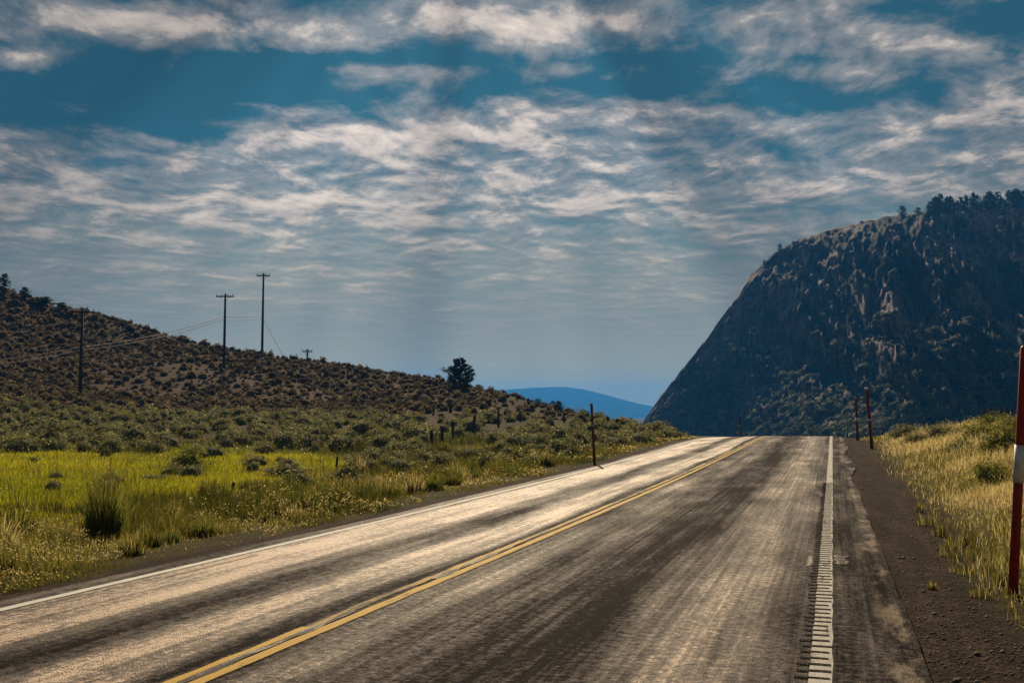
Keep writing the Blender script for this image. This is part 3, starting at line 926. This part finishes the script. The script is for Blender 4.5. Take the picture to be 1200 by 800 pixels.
tag(mesh_obj('verge_seed_heads', sv, sf, M['seed'], attrs=dict(tint=st)), 'pale seed heads on weeds along the meadow side verge', 'seed heads', kind='stuff')
print('verge', len(x), len(sel))

# right verge: dry straw grass with green weeds
x, y, r = polar_pts(330000, 12, 40, 3.2, 78)
s = x - X_EDGE_R
edge = .95 - .25 * sm(14, 7, y) + .9 * (fbm(x * .8 + 11, y * .45, 3) - .5)
k = (s > edge) & (rng.random(len(x)) < sm(-.1, 1.4, s - edge) * .9 + .06) & (s < 26)
x, y, r, s = x[k], y[k], r[k], s[k]
cl = np.clip(.5 + 1.7 * (fbm(x * .9 + 5, y * .9, 3) - .5), 0, 1); cl2 = fbm(x * .35 + 80, y * .35 + 3, 3)
green = sm(.38, .58, cl2 + .18 * sm(2.8, 1.2, s) + .10 * sm(9, 16, s))
h = rng.uniform(.10, .52, len(x)) * (.35 + 1.0 * cl) * (.45 + .7 * sm(.5, 3.0, s - 1))
ti = np.clip(np.where(rng.random(len(x)) < green * .65, .44 + rng.normal(0, .14, len(x)), .90 + rng.normal(0, .10, len(x))), 0, 1)
v, f, t_, tip = blades(np.stack([x, y, H(x, y) - .01], -1), h, wid(r, .006), rng.uniform(.1, .8, len(x)), rng.random(len(x)) * 6.28, ti)
tag(mesh_obj('dry_verge_grass', v, f, M['verge_grass'], attrs=dict(tint=t_)), 'straw coloured dry grass on the gravel side bank', 'grass', kind='stuff')
sel = np.where(rng.random(len(x)) < .16 * (1 - green) + .01)[0]
sv, sf, st = leaf_cards(np.repeat(tip[sel], 2, 0) + rng.normal(0, .015, (len(sel) * 2, 3)), np.tile([0, 0, .3], (len(sel) * 2, 1)), np.repeat(np.maximum(.010, r[sel] * .0008), 2), rng.random(len(sel) * 2), 1.0, 1.4)
tag(mesh_obj('dry_seed_heads', sv, sf, M['seed'], attrs=dict(tint=st)), 'pale seed heads above the dry bank grass', 'seed heads', kind='stuff')
print('right verge', len(x))

# gravel
x, y, r = polar_pts(26000, 8, 36, 3.0, 34)
s = x - X_EDGE_R
k = (s > .02) & (s < 2.4) & (rng.random(len(x)) < sm(2.4, .5, s) * .5 + .1)
x, y, r = x[k], y[k], r[k]
sz = rng.uniform(.005, .017, len(x)) * np.where(rng.random(len(x)) < .05, 2.0, 1)
Vp = IV1[::1]
oct_v = np.array([[1, 0, 0], [-1, 0, 0], [0, 1, 0], [0, -1, 0], [0, 0, 1], [0, 0, -1.]]); oct_f = np.array([[0, 2, 4], [2, 1, 4], [1, 3, 4], [3, 0, 4], [2, 0, 5], [1, 2, 5], [3, 1, 5], [0, 3, 5]])
vv = oct_v[None] * rng.uniform(.6, 1.2, (len(x), 6, 1)) * sz[:, None, None] * np.array([1, 1, .6]) + np.stack([x, y, H(x, y) + sz * .25], -1)[:, None]
ff = (oct_f[None] + (np.arange(len(x)) * 6)[:, None, None]).reshape(-1, 3)
tag(mesh_obj('gravel', vv.reshape(-1, 3), ff, M['pebble']), 'loose gravel scattered on the dark dirt shoulder', 'gravel', kind='stuff')

# ------------------------------------------------------------------ single plants one can point at
def shrub(name, px, row, width_px, height_px, label, mat='sage_leaf', geo=0, group=None, cat='shrub'):
    p0 = on_ground(px, row); d = project(p0)[2]
    w_ = width_px * d / F_PX; h_ = height_px * d / F_PX
    root = thing(name, p0 - Vector((0, 0, .03)), label, cat, group)
    v, f, t_ = HI[geo]
    fo = mesh_obj('foliage', v * np.array([w_ * 1.3, w_ * 1.3, h_ * 1.25 / .85]), f, M[mat], root, attrs=dict(tint=t_))
    st = MB()
    r = random.Random(int(px))
    for i in range(7):
        a = r.random() * 6.28; l = r.uniform(.3, .5)
        st.tube([(0, 0, 0), (math.cos(a) * w_ * l * .4, math.sin(a) * w_ * l * .4, h_ * .3), (math.cos(a) * w_ * l * .75, math.sin(a) * w_ * l * .75, h_ * .62)], [.018, .012, .005], 5)
    st.build('stems', M['twig'], root)
    return root


def spiky(name, px, row, width_px, height_px, label, nblade=700, mat='rabbit_leaf', cat='grass clump', stalks=40, stalk_h=1.5):
    p0 = on_ground(px, row); d = project(p0)[2]
    w_ = width_px * d / F_PX; h_ = height_px * d / F_PX
    root = thing(name, p0 - Vector((0, 0, .02)), label, cat)
    n = nblade
    a = rng.random(n) * 6.28; q_ = np.sqrt(rng.random(n)) * w_ * .30
    P = np.stack([np.cos(a) * q_, np.sin(a) * q_, 0 * a], -1)
    hh = h_ * rng.uniform(.35, 1.10, n) * (1.08 - .45 * (q_ / (w_ * .30)) ** 2)
    v, f, t_, tip = blades(P, hh, np.full(n, max(.008, d * .0007)), np.clip(q_ / w_ * 1.0 + rng.normal(0, .08, n), .0, .7), a + rng.normal(0, .4, n), np.clip(.5 + rng.normal(0, .28, n), 0, 1))
    mesh_obj('leaves', v, f, M[mat], root, attrs=dict(tint=t_))
    if stalks:
        n = stalks; a = rng.random(n) * 6.28; q_ = np.sqrt(rng.random(n)) * w_ * .34
        P = np.stack([np.cos(a) * q_, np.sin(a) * q_, 0 * a], -1)
        v, f, t_, tip = blades(P, h_ * stalk_h * rng.uniform(.75, 1.05, n), np.full(n, max(.005, d * .0005)), rng.uniform(.05, .3, n), a, np.full(n, .60))
        mesh_obj('seed_stalks', v, f, M['verge_grass'], root, attrs=dict(tint=t_))
    return root


spiky('grass_clump', 122, 634, 66, 92, 'tall dark spiky bunchgrass clump with thin pale stalks by the road verge', 760, stalks=80, stalk_h=1.35)
spiky('grass_clump', 62, 646, 48, 34, 'low dark bunchgrass clump in the verge beside the tall spiky clump', 420, stalks=0)
spiky('grass_clump', 158, 650, 40, 28, 'pale arching bunchgrass clump between the tall spiky clump and the asphalt', 260, mat='verge_grass', stalks=10, stalk_h=1.2)
spiky('grass_clump', 240, 628, 46, 26, 'round olive bunchgrass clump on the verge across from the short second edge line', 420, mat='rabbit_leaf', stalks=0)
spiky('grass_clump', 200, 618, 44, 34, 'brownish upright grass clump behind the verge next to the tall spiky clump', 380, mat='verge_grass', stalks=14, stalk_h=1.2)
spiky('grass_clump', 311, 613, 16, 22, 'small dark upright weed at the verge edge before straw coloured grass', 160, stalks=0)
spiky('grass_clump', 312, 528, 30, 13, 'low green grass clump rising from the bright meadow', 200, stalks=0)
shrub('rabbitbrush', 221, 552, 42, 36, 'rounded green brush standing alone in the bright meadow', 'rabbit_leaf', 0)
shrub('sagebrush', 333, 559, 50, 17, 'low wide dark sagebrush at the near edge of the meadow', 'sage_leaf', 1)
shrub('sagebrush', 181, 563, 32, 11, 'small low sagebrush in the meadow below the rounded green brush', 'sage_leaf', 2)
shrub('sagebrush', 479, 535, 46, 24, 'full rounded sagebrush at the end of the meadow before the fence posts', 'sage_leaf', 1)
shrub('sagebrush', 130, 517, 42, 22, 'big pale sagebrush mound where the meadow meets the scrub belt', 'sage_leaf', 0)
shrub('sagebrush', 95, 513, 34, 18, 'dark sagebrush mound next to the big pale one behind the meadow', 'rabbit_leaf', 2)
# more clumps along the meadow side verge
CL = []
for k_ in range(5):
    n = 230; a = rng.random(n) * 6.28; q_ = np.sqrt(rng.random(n)) * .36
    P = np.stack([np.cos(a) * q_, np.sin(a) * q_, 0 * a], -1)
    hh = rng.uniform(.45, 1.05, n) * (1.05 - .5 * (q_ / .36) ** 2)
    v, f, t_, tip = blades(P, hh, np.full(n, .030), np.clip(q_ * .9 + rng.normal(0, .08, n), 0, .7), a + rng.normal(0, .5, n), np.clip((.25, .4, .55, .3, .75)[k_] + rng.normal(0, .15, n), 0, 1))
    o = mesh_obj('grass_clump', v, f, M[('rabbit_leaf', 'verge_grass', 'verge_grass', 'rabbit_leaf', 'verge_grass')[k_]], attrs=dict(tint=t_), link=False)
    CL.append(o.data); bpy.data.objects.remove(o)
cnt = 0
while cnt < 140:
    a = R(random.uniform(-27, 9)); r0_ = math.exp(random.uniform(math.log(11), math.log(58)))
    x0_ = (math.sin(a) * CY - math.cos(a) * SY) * r0_; y0_ = (math.cos(a) * CY + math.sin(a) * SY) * r0_
    s0_ = X_EDGE_L - x0_
    q0_ = project((x0_, y0_, 0))
    near_ = 20 < q0_[0] < 290 and r0_ < 24
    if near_ and random.random() < .35: continue
    if s0_ < 1.7 or s0_ > 14 or random.random() > math.exp(-s0_ / 9) or float(meadow_mask(x0_, y0_)) > .5: continue
    cnt += 1; k_ = random.randrange(5); sc_ = random.uniform(.18, .32) if near_ else random.uniform(.28, .75)
    o = bpy.data.objects.new('grass_clump', CL[k_]); col.objects.link(o)
    o.location = (x0_, y0_, float(H(x0_, y0_)) - .02); o.rotation_euler.z = random.random() * 6.28
    o.scale = (sc_ * random.uniform(.9, 1.5), sc_ * random.uniform(.9, 1.5), sc_ * random.uniform(.75, 1.1))
    tag(o, ('dark green bunchgrass clump in the tall meadow side verge', 'mid green bunchgrass clump in the tall meadow side verge', 'olive bunchgrass clump in the tall meadow side verge',
            'dark green bunchgrass clump in the tall meadow side verge', 'straw coloured bunchgrass clump in the tall meadow side verge')[k_], 'grass clump', ('dark clumps in the verge', 'mid green clumps in the verge', 'olive clumps in the verge', 'dark clumps in the verge', 'straw clumps in the verge')[k_])
# brush on the bank of the gravel side
for px, row, w_, h_, lab, mt_, g in [
        (1075, 520, 24, 14, 'small grey brush between the leaning delineator and the pale grey brush', 'sage_leaf', 2),
        (1128, 530, 26, 14, 'low grey brush in the dry grass below the dark green brush', 'sage_leaf', 0),
        (1110, 494, 30, 18, 'olive brush on the bank top between yellow green and brown brush', 'rabbit_leaf', 0),
        (1168, 505, 34, 20, 'broad olive brush on the bank top in front of the fence posts', 'rabbit_leaf', 1),
        (1192, 510, 34, 24, 'dense dark brush on the bank top at the end of the fence posts', 'rabbit_leaf', 2),
        (1062, 513, 26, 15, 'grey rounded brush on the dry grass bank behind the leaning delineator', 'sage_leaf', 0),
        (1105, 515, 34, 18, 'pale grey brush in the middle of the dry grass bank', 'sage_leaf', 1),
        (1150, 520, 34, 26, 'dark green brush on the bank beside the banded snow pole', 'rabbit_leaf', 2),
        (1178, 532, 36, 32, 'large dark olive brush behind the banded snow pole', 'rabbit_leaf', 0),
        (1090, 500, 36, 16, 'yellow green brush on top of the dry grass bank', 'rabbit_leaf', 1),
        (1130, 500, 30, 20, 'brown tinged brush on top of the bank beside the fence posts', 'sage_leaf', 2),
        (1042, 503, 26, 12, 'low yellow green brush where the bank meets the road crest', 'rabbit_leaf', 2),
        (1160, 566, 30, 26, 'bushy green weed clump in the dry grass near the banded snow pole', 'rabbit_leaf', 1)]:
    shrub('brush', px, row, w_ * 1.3, h_ * 1.25, lab, mt_, g)
k = 0
for px, row in ((1092, 690), (1128, 672), (1112, 652), (1136, 640), (1160, 668), (1150, 700), (1146, 655), (1172, 684), (1168, 650), (1120, 640), (1102, 628), (1180, 664), (1078, 600), (1088, 616)):
    spiky('weed_tuft', px, row, 16 + 9 * ((k * 7) % 4), 15 + 8 * ((k * 5) % 4), 'bright green weed tuft growing from the dirt shoulder', 70, mat='verge_grass', stalks=0, cat='weed')['group'] = 'weeds on the dirt shoulder'
    k += 1

# ------------------------------------------------------------------ trees
def pine(seed, h=4.2, crown_w=3.4, nb=26, per=60, leaf=.16, open_=.0):
    """trunk with upswept limbs, needle tufts at the limb ends"""
    r = np.random.default_rng(seed)
    tk = MB().tube([(0, 0, -.3), (.03, .02, h * .35), (-.04, .03, h * .7), (0, 0, h * .97)], [.16, .12, .07, .015], 7)
    P, N = [], []
    for i in range(nb):
        z0 = h * (.05 + .80 * i / nb); a = i * 2.4 + r.normal(0, .3)
        env = .78 + .30 * math.sin(math.pi * min(1, i / nb * 1.6))
        L = crown_w * .5 * env * r.uniform(.84, 1.04) * (1 - .62 * i / nb)
        e = Vector((math.cos(a) * L, math.sin(a) * L, z0 + L * r.uniform(.12, .45)))
        m_ = Vector((math.cos(a) * L * .5, math.sin(a) * L * .5, z0 + L * .08))
        tk.tube([(0, 0, z0), m_, e], [.045, .03, .012], 5)
        for q_ in np.linspace(.35, 1.05, 4):
            c = m_.lerp(e, (q_ - .35) / .65) if q_ > .4 else m_
            n = int(per / 4)
            rr2 = L * r.uniform(.17, .30)
            dd = r.normal(0, 1, (n, 3)); dd /= np.linalg.norm(dd, axis=1)[:, None]
            P.append(np.array(c)[None] + dd * rr2 * r.uniform(.3, 1, n)[:, None] * np.array([1, 1, .8])); N.append(dd + np.array([0, 0, .5]))
    P = np.concatenate(P); N = np.concatenate(N)
    return tk, leaf_cards(P, N, np.full(len(P), leaf) * r.uniform(.6, 1.3, len(P)), np.clip(.45 + r.normal(0, .2, len(P)), 0, 1), .5, 1.9, r)


p0 = at_depth(539, 452, 116); g0 = float(H(p0[0], p0[1]))
root = thing('pine_tree', (p0[0], p0[1], g0), 'lone bushy pine tree standing on the hill crest', 'tree')
tk, (v, f, t_) = pine(3, 3.6, 4.0, 40, 200, .13)
tk.build('trunk', M['bark'], root); mesh_obj('crown', v, f, M['needle'], root, attrs=dict(tint=t_))

# junipers at the top of the hill and the dark row on its tail
def conifer(seed, n=260, leaf=.11, cone=.5):
    """unit tree: height 1, crown about 0.5 wide; cone 0 = round juniper, 1 = spire"""
    r = np.random.default_rng(seed)
    P, N = [], []
    tiers = 11
    for i in range(tiers):
        z = .12 + .86 * i / tiers
        wr = (.27 * (1 - (i / tiers)) ** .8 + .02) * cone + (.30 * math.sqrt(max(.03, 1 - (2 * (z - .50)) ** 2))) * (1 - cone)
        for j in range(5):
            a = r.random() * 6.28; wq = wr * r.uniform(.55, 1.15)
            c = np.array([math.cos(a) * wq * .7, math.sin(a) * wq * .7, z + r.normal(0, .02)])
            m_ = n // (tiers * 5) + 1
            d = r.normal(0, 1, (m_, 3)); d /= np.linalg.norm(d, axis=1)[:, None]
            P.append(c + d * np.array([wq * .55, wq * .55, .055])); N.append(d + np.array([math.cos(a), math.sin(a), .6]) * .6)
    P = np.concatenate(P); N = np.concatenate(N)
    crown = leaf_cards(P, N, np.full(len(P), leaf) * r.uniform(.6, 1.2, len(P)), np.clip(.4 + r.normal(0, .2, len(P)), 0, 1), .4, 1.6, r)
    trunk = MB().tube([(0, 0, -.08), (.01, 0, .35), (0, .01, .9)], [.035, .025, .006], 6)
    return trunk, crown


CON = []
for s in range(6):
    tk, (v, f, t_) = conifer(100 + s, 330, .085, (.15, .3, .5, .75, .9, 1.0)[s])
    a = tk.build('trunk', M['bark']); b = mesh_obj('crown', v, f, M['needle'], attrs=dict(tint=t_))
    CON.append((a.data, b.data)); bpy.data.objects.remove(a); bpy.data.objects.remove(b)


def tree(name, loc, h, w, kind, label, group=None):
    root = thing(name, loc, label, 'tree', group)
    for nm, me in zip(('trunk', 'crown'), CON[kind]):
        o = bpy.data.objects.new(nm, me); col.objects.link(o); o.parent = root
    root.scale = (w / .58, w / .58, h); root.rotation_euler.z = random.random() * 6.28
    return root


for px, row, hp, wp, lab in ((4, 352, 22, 12, 'dark upright juniper at the very top of the scrubby hill'), (29, 344, 13, 13, 'small round juniper with visible trunk on the hill top'),
                             (52, 352, 9, 22, 'low spreading juniper on the hill crest below the round juniper'), (73, 358, 8, 10, 'tiny juniper on the hill crest at the end of the juniper group')):
    dd = float(np.interp(px, _hp, _hd)) - 1
    p0 = at_depth(px, row, dd); z = float(H(p0[0], p0[1]))
    tree('juniper_tree', (p0[0], p0[1], z - .1), hp * dd / F_PX, wp * dd / F_PX, random.randrange(2), lab)
for px, row, hp, wp in ((630, 470, 8, 12), (648, 478, 10, 10), (655, 480, 12, 14), (684, 490, 9, 7), (697, 490, 7, 16), (712, 493, 8, 10), (724, 495, 8, 12), (735, 497, 7, 10), (745, 500, 5, 10), (700, 493, 8, 6)):
    dd = float(np.interp(px, _hp, _hd)) - 1.5
    p0 = at_depth(px, row, dd); z = float(H(p0[0], p0[1]))
    tree('juniper_tree', (p0[0], p0[1], z - .05), hp * dd / F_PX, wp * dd / F_PX, random.randrange(3), 'small dark juniper on the tail of the hill against the blue range', 'junipers on the tail of the hill')

# trees on the mountain: along its skyline and in the dark hollows of its face
from mathutils.bvhtree import BVHTree
mt_co = np.stack([hx, hy], -1)
mv = np.empty(len(mountain.data.vertices) * 3, np.float32); mountain.data.vertices.foreach_get('co', mv); mv = mv.reshape(-1, 3)
mf = np.empty(len(mountain.data.loops), np.int32); mountain.data.loops.foreach_get('vertex_index', mf)
bvh = BVHTree.FromPolygons(mv.tolist(), mf.reshape(-1, 4).tolist())


def on_mountain(px, row):
    v = Vector(ray(px, row)).normalized()
    h_ = bvh.ray_cast(Vector(CAM), v)
    return h_[0]


def mtree(px, row, hp, wp, kind, lab, grp):
    p_ = None
    for dr_ in range(0, 30, 2):
        p_ = on_mountain(px, row + dr_)
        if p_: break
    if not p_: return
    d = project(p_)[2]
    tree('mountain_tree', p_ - Vector((0, 0, .6)), hp * d / F_PX, wp * d / F_PX, kind, lab, grp)


def crest(px): return float(np.interp(px, mp, mr))


for px, hp, wp, kd in ((896, 5, 5, 0), (914, 11, 7, 1), (930, 5, 5, 0), (1058, 13, 11, 0), (1076, 8, 9, 0), (1010, 4, 5, 0)):
    mtree(px, crest(px) + 1, hp, wp, kd, 'single small tree standing apart on the mountain skyline', 'single trees on the mountain skyline')
x_ = 1088
while x_ < 1206:
    hp = random.uniform(11, 24) * (1 if x_ > 1094 else .8)
    kd = random.choice((0, 1, 2, 3, 4, 5)); sh = ('round', 'round', 'oval', 'pointed', 'spire shaped', 'spire shaped')[kd]
    mtree(x_, crest(x_) + random.uniform(0, 5), hp, hp * random.uniform(.45, .8), kd, f'{sh} dark tree of the grove crowding the mountain skyline', f'{sh} trees of the skyline grove')
    x_ += random.uniform(2.6, 5.0)
spots = [(978, 385, 26, 34), (1000, 398, 26, 30), (1030, 310, 16, 14), (1110, 300, 26, 24), (1165, 300, 30, 26), (1150, 370, 34, 26), (1185, 410, 26, 26), (1060, 420, 30, 22), (1095, 455, 40, 14), (1130, 340, 30, 20), (1180, 260, 26, 14), (1125, 265, 20, 10), (950, 330, 20, 14)]
for cx, cy, sx, sy in spots:
    for i in range(9):
        px = random.gauss(cx, sx * .55); row = random.gauss(cy, sy * .55)
        if px > 1206 or row < crest(px) + 8: continue
        hp = random.uniform(8, 16)
        kd = random.choice((0, 1, 2, 3)); sh = ('round', 'round', 'oval', 'pointed')[kd]; big_ = 'tall' if hp > 12 else 'small'
        mtree(px, row, hp, hp * random.uniform(.6, .95), kd, f'{big_} {sh} dark tree in a hollow of the shaded mountain face', f'{big_} {sh} trees on the mountain face')
# scrub on the mountain's lower slopes
sx_, sy_, sz_, ss_ = [], [], [], []
for i in range(3900):
    px = random.uniform(745, 1400); c0 = crest(px)
    tq = random.random() ** 1.6
    row = 512 - tq * (512 - c0 - 6)
    if random.random() > (1 - tq) * .95 + .10: continue
    p_ = on_mountain(px, row)
    if p_:
        sx_.append(p_.x); sy_.append(p_.y); sz_.append(p_.z); ss_.append(random.uniform(2.0, 5.5) * (1.25 - .5 * tq))
sx_, sy_, sz_, ss_ = map(np.array, (sx_, sy_, sz_, ss_))
v, f, t_ = scatter_bushes(LO, sx_, sy_, ss_, .9, .1, .2, zfun=lambda a, b: sz_)
tag(mesh_obj('mountain_scrub', v, f, M['scrub_leaf'], attrs=dict(tint=t_)), 'grey green scrub dotting the lower mountain slopes', 'shrubs', kind='stuff')

# ------------------------------------------------------------------ utility poles and wires
POLE_TOP = {}


def utility_pole(key, px, base_row, top_row, dist, label, arm_w=2.2, arm_rz=0.0, hidden=0.0, braces=True, lean=0.0):
    b = at_depth(px, base_row, dist); z0 = float(H(b[0], b[1]))
    zt = float(at_depth(px, top_row, dist)[2])
    h_ = zt - z0
    root = thing('utility_pole', (b[0], b[1], z0), label, 'utility pole', 'power line poles')
    MB().tube([(0, 0, -.4), (lean * .5, 0, h_ * .5), (lean, 0, h_)], [.17, .145, .115], 10).build('pole', M['pole_wood'], root, True)
    rz = YAW + arm_rz
    arm = MB().box((lean, -.14, h_ - .35), arm_w, .12, .15).build('crossarm', M['pole_wood'], root)
    arm.location = (0, 0, 0)
    arm.rotation_euler.z = rz
    n_i = 4
    for i in range(n_i):
        xx_ = (-.46 + .92 * i / (n_i - 1)) * arm_w + lean
        MB().tube([(xx_, -.14, h_ - .275), (xx_, -.14, h_ - .20), (xx_, -.14, h_ - .10), (xx_, -.14, h_ - .06)], [.02, .055, .06, .025], 8).build('insulator', M['insulator'], arm)
    if braces:
        for s in (-1, 1):
            MB().tube([(s * arm_w * .30 + lean, -.20, h_ - .40), (lean, -.17, h_ - 1.0)], .025, 5).build('brace', M['grey_metal'], arm)
    bpy.context.view_layer.update()
    POLE_TOP[key] = (Vector((b[0], b[1], zt)), rz, arm_w, h_)
    return root


utility_pole('a', 93, 476, 361, 101, 'weathered power pole standing in the brush at the foot of the hill', 2.0, .5)
utility_pole('b', 262, 440, 344, 123, 'power pole halfway up the slope with a single braced crossarm', 2.1, .0)
utility_pole('c', 307, 416, 320, 134.5, 'tallest power pole rising from the hill crest with a guy wire', 1.75, .0)
utility_pole('d', 360, 424, 409, 150, 'far power pole whose crossarm barely clears the hill crest', 1.5, .0)


def wire(name, a, b, sag, label, group, rad_=.016, n=18):
    a, b = Vector(a), Vector(b); pts = []
    for i in range(n + 1):
        t = i / n; p_ = a.lerp(b, t); p_.z -= sag * 4 * t * (1 - t); pts.append(p_)
    o = MB().tube(pts, rad_, 5).build(name, M['wire'])
    tag(o, label, 'wire', group)
    return o


def tip_of(k, f, dz_=-.06):
    p_, rz, w_, h_ = POLE_TOP[k]
    off = Matrix.Rotation(rz, 3, 'Z') @ Vector((f * w_, -.14, 0))
    return p_ + off + Vector((0, 0, dz_))


WA, WB, WC = (Vector(at_depth(92, 407, 101)), Vector(at_depth(262, 371, 123)), Vector(at_depth(307, 369.5, 134.5)))
WE = Vector(at_depth(-160, 428, 92))
for i in range(2):
    dz_ = Vector((0, 0, -.32 * i))
    wire('power_wire', WA + dz_, WB + dz_, .45, 'slack pale wire running from the brush pole up to the pole halfway up the slope', 'wires between the poles', .030)
    wire('power_wire', WE + dz_ * 1.6, WA + dz_, .5, 'slack pale wire running off over the lower slope from the brush pole', 'wires leaving the brush pole', .028)
    wire('power_wire', WB + dz_ * 1.3, WC + dz_ * 1.3, .12, 'short wire between the slope pole and the tallest pole', 'short wires between two poles', .024)
pc_, _, _, hc = POLE_TOP['c']
ge = at_depth(333, 421, 133); ge = Vector((ge[0], ge[1], float(H(ge[0], ge[1]))))
wire('guy_wire', pc_ + Vector((0, 0, -6.0)), ge, 0, 'guy wire slanting from the tallest pole to the hill crest', None, .020)

# ------------------------------------------------------------------ fence posts
for j, (px, row, hp, wp) in enumerate(POSTS):
    p0 = on_ground(px, row); d = project(p0)[2]
    lab = 'dark wooden fence post standing in the brush beside the road'
    g_ = 'fence posts in the brush'
    if j in (0, 10, 11): lab, g_ = 'short dark broken stake sticking out of the tall verge grass', 'stakes in the verge grass'
    o = MB().tube([(0, 0, -.25), (0, 0, hp * d / F_PX * .5), (.02 * math.sin(j), .02, hp * d / F_PX)], [wp * d / F_PX * .5, wp * d / F_PX * .48, wp * d / F_PX * .42], 8).build('fence_post', M['post_wood'])
    o.location = p0; o.rotation_euler = (.05 * math.sin(j * 3.1), .06 * math.cos(j * 2.3), j)
    tag(o, lab, 'fence post', g_)
for j, px in enumerate((1153, 1160, 1166, 1173, 1179, 1186)):
    p0 = on_ground(px, 492, 8, 90)
    p0 = Vector(at_depth(px, 490, 52)); p0.z = float(H(p0.x, p0.y)); d = project(p0)[2]
    ht = float(at_depth(px, 477 + (j % 2), 52)[2]) - p0.z
    o = MB().tube([(0, 0, -.2), (0, 0, ht * .6), (.015, 0, ht)], [.055, .052, .045], 7).build('fence_post', M['post_wood'])
    o.location = p0
    tag(o, 'thin dark fence post in the row along the top of the dry bank', 'fence post', 'fence posts on the bank')

# ------------------------------------------------------------------ snow poles and delineators
def snow_pole(px, row, tx, trow, width_px, label, mats, bands, loc=None):
    """a round marker pole: shaft and bands at heights given as fractions of its length"""
    p0 = loc or on_ground(px, row); d = project(p0)[2]
    top = Vector(CAM) + Vector(ray(tx, trow)) * d
    ax = top - p0
    rr2 = width_px * d / F_PX / 2
    root = thing('snow_pole', p0, label, 'marker pole')
    MB().tube([ax * -.06, ax * .3, ax * .65, ax * .99, ax], [rr2, rr2, rr2 * .97, rr2 * .94, rr2 * .6], 14).build('shaft', M[mats], root, True)
    for a, b, mt_ in bands:
        MB().tube([ax * a, ax * b], rr2 * 1.06 + .002, 14).build('reflective_band', M[mt_], root, True)
    return root


snow_pole(1187, 697, 1201.5, 405, 11.0, 'tall red snow pole with one white band at the gravel shoulder', 'red_paint', [(.452, .602, 'white_band')])
snow_pole(697, 545, 693, 472, 3.3, 'thin dark snow pole at the meadow side edge of the road', 'dark_red_paint', [(.62, .66, 'grey_metal')])
snow_pole(1022, 526, 1015.5, 454, 3.8, 'leaning brown marker pole with pale tip beside the dry grass', 'dark_red_paint', [(.46, .49, 'white_band'), (.965, 1.0, 'white_band')])
pz = Vector(at_depth(1005, 507, 53)); pz.z = float(H(pz.x, pz.y))
snow_pole(1004.5, 509, 1003, 466, 3.0, 'brown marker pole with white band near the road crest', 'dark_red_paint', [(.46, .54, 'white_band')], pz)
pz = Vector(at_depth(868, 510, 76)); pz.z = float(H(pz.x, pz.y))
pt = float(at_depth(868, 489, 76)[2]) - pz.z
snow_pole(868, 487 + pt * F_PX / 76, 867, 487, 2.2, 'thin dark marker pole just beyond the road crest', 'dark_red_paint', [(.60, .66, 'grey_metal')], pz)
for px, row, lab in ((993, 498, 'small pale square marker on a short post beyond the crest at the gravel side'), (956, 504, 'small pale marker on a short post beyond the crest seen over the lane')):
    p0 = Vector(at_depth(px, row, 95)); z0 = float(H(p0.x, p0.y)); ht = p0.z - z0
    root = thing('road_marker', (p0.x, p0.y, z0), lab, 'road marker')
    MB().box((0, 0, ht / 2), .06, .05, ht).build('post', M['post_wood'], root)
    MB().box((0, -.035, ht), .34, .02, .38, YAW * .0).build('panel', M['grey_metal'], root)

# ------------------------------------------------------------------ the air
hm_, t, p = new_mat('haze')
t.n.remove(p)
pv_ = t.node('ShaderNodeVolumePrincipled')
pv_.inputs['Color'].default_value = (.05, .31, .90, 1); pv_.inputs['Density'].default_value = 0.00021; pv_.inputs['Anisotropy'].default_value = 0.3
t.l.new(pv_.outputs[0], t.n['Material Output'].inputs['Volume'])
hb = MB().box((0, 0, 70), 12400, 12400, 230).build('haze', hm_)
tag(hb, 'thin blue haze filling the valley', 'haze', kind='stuff')
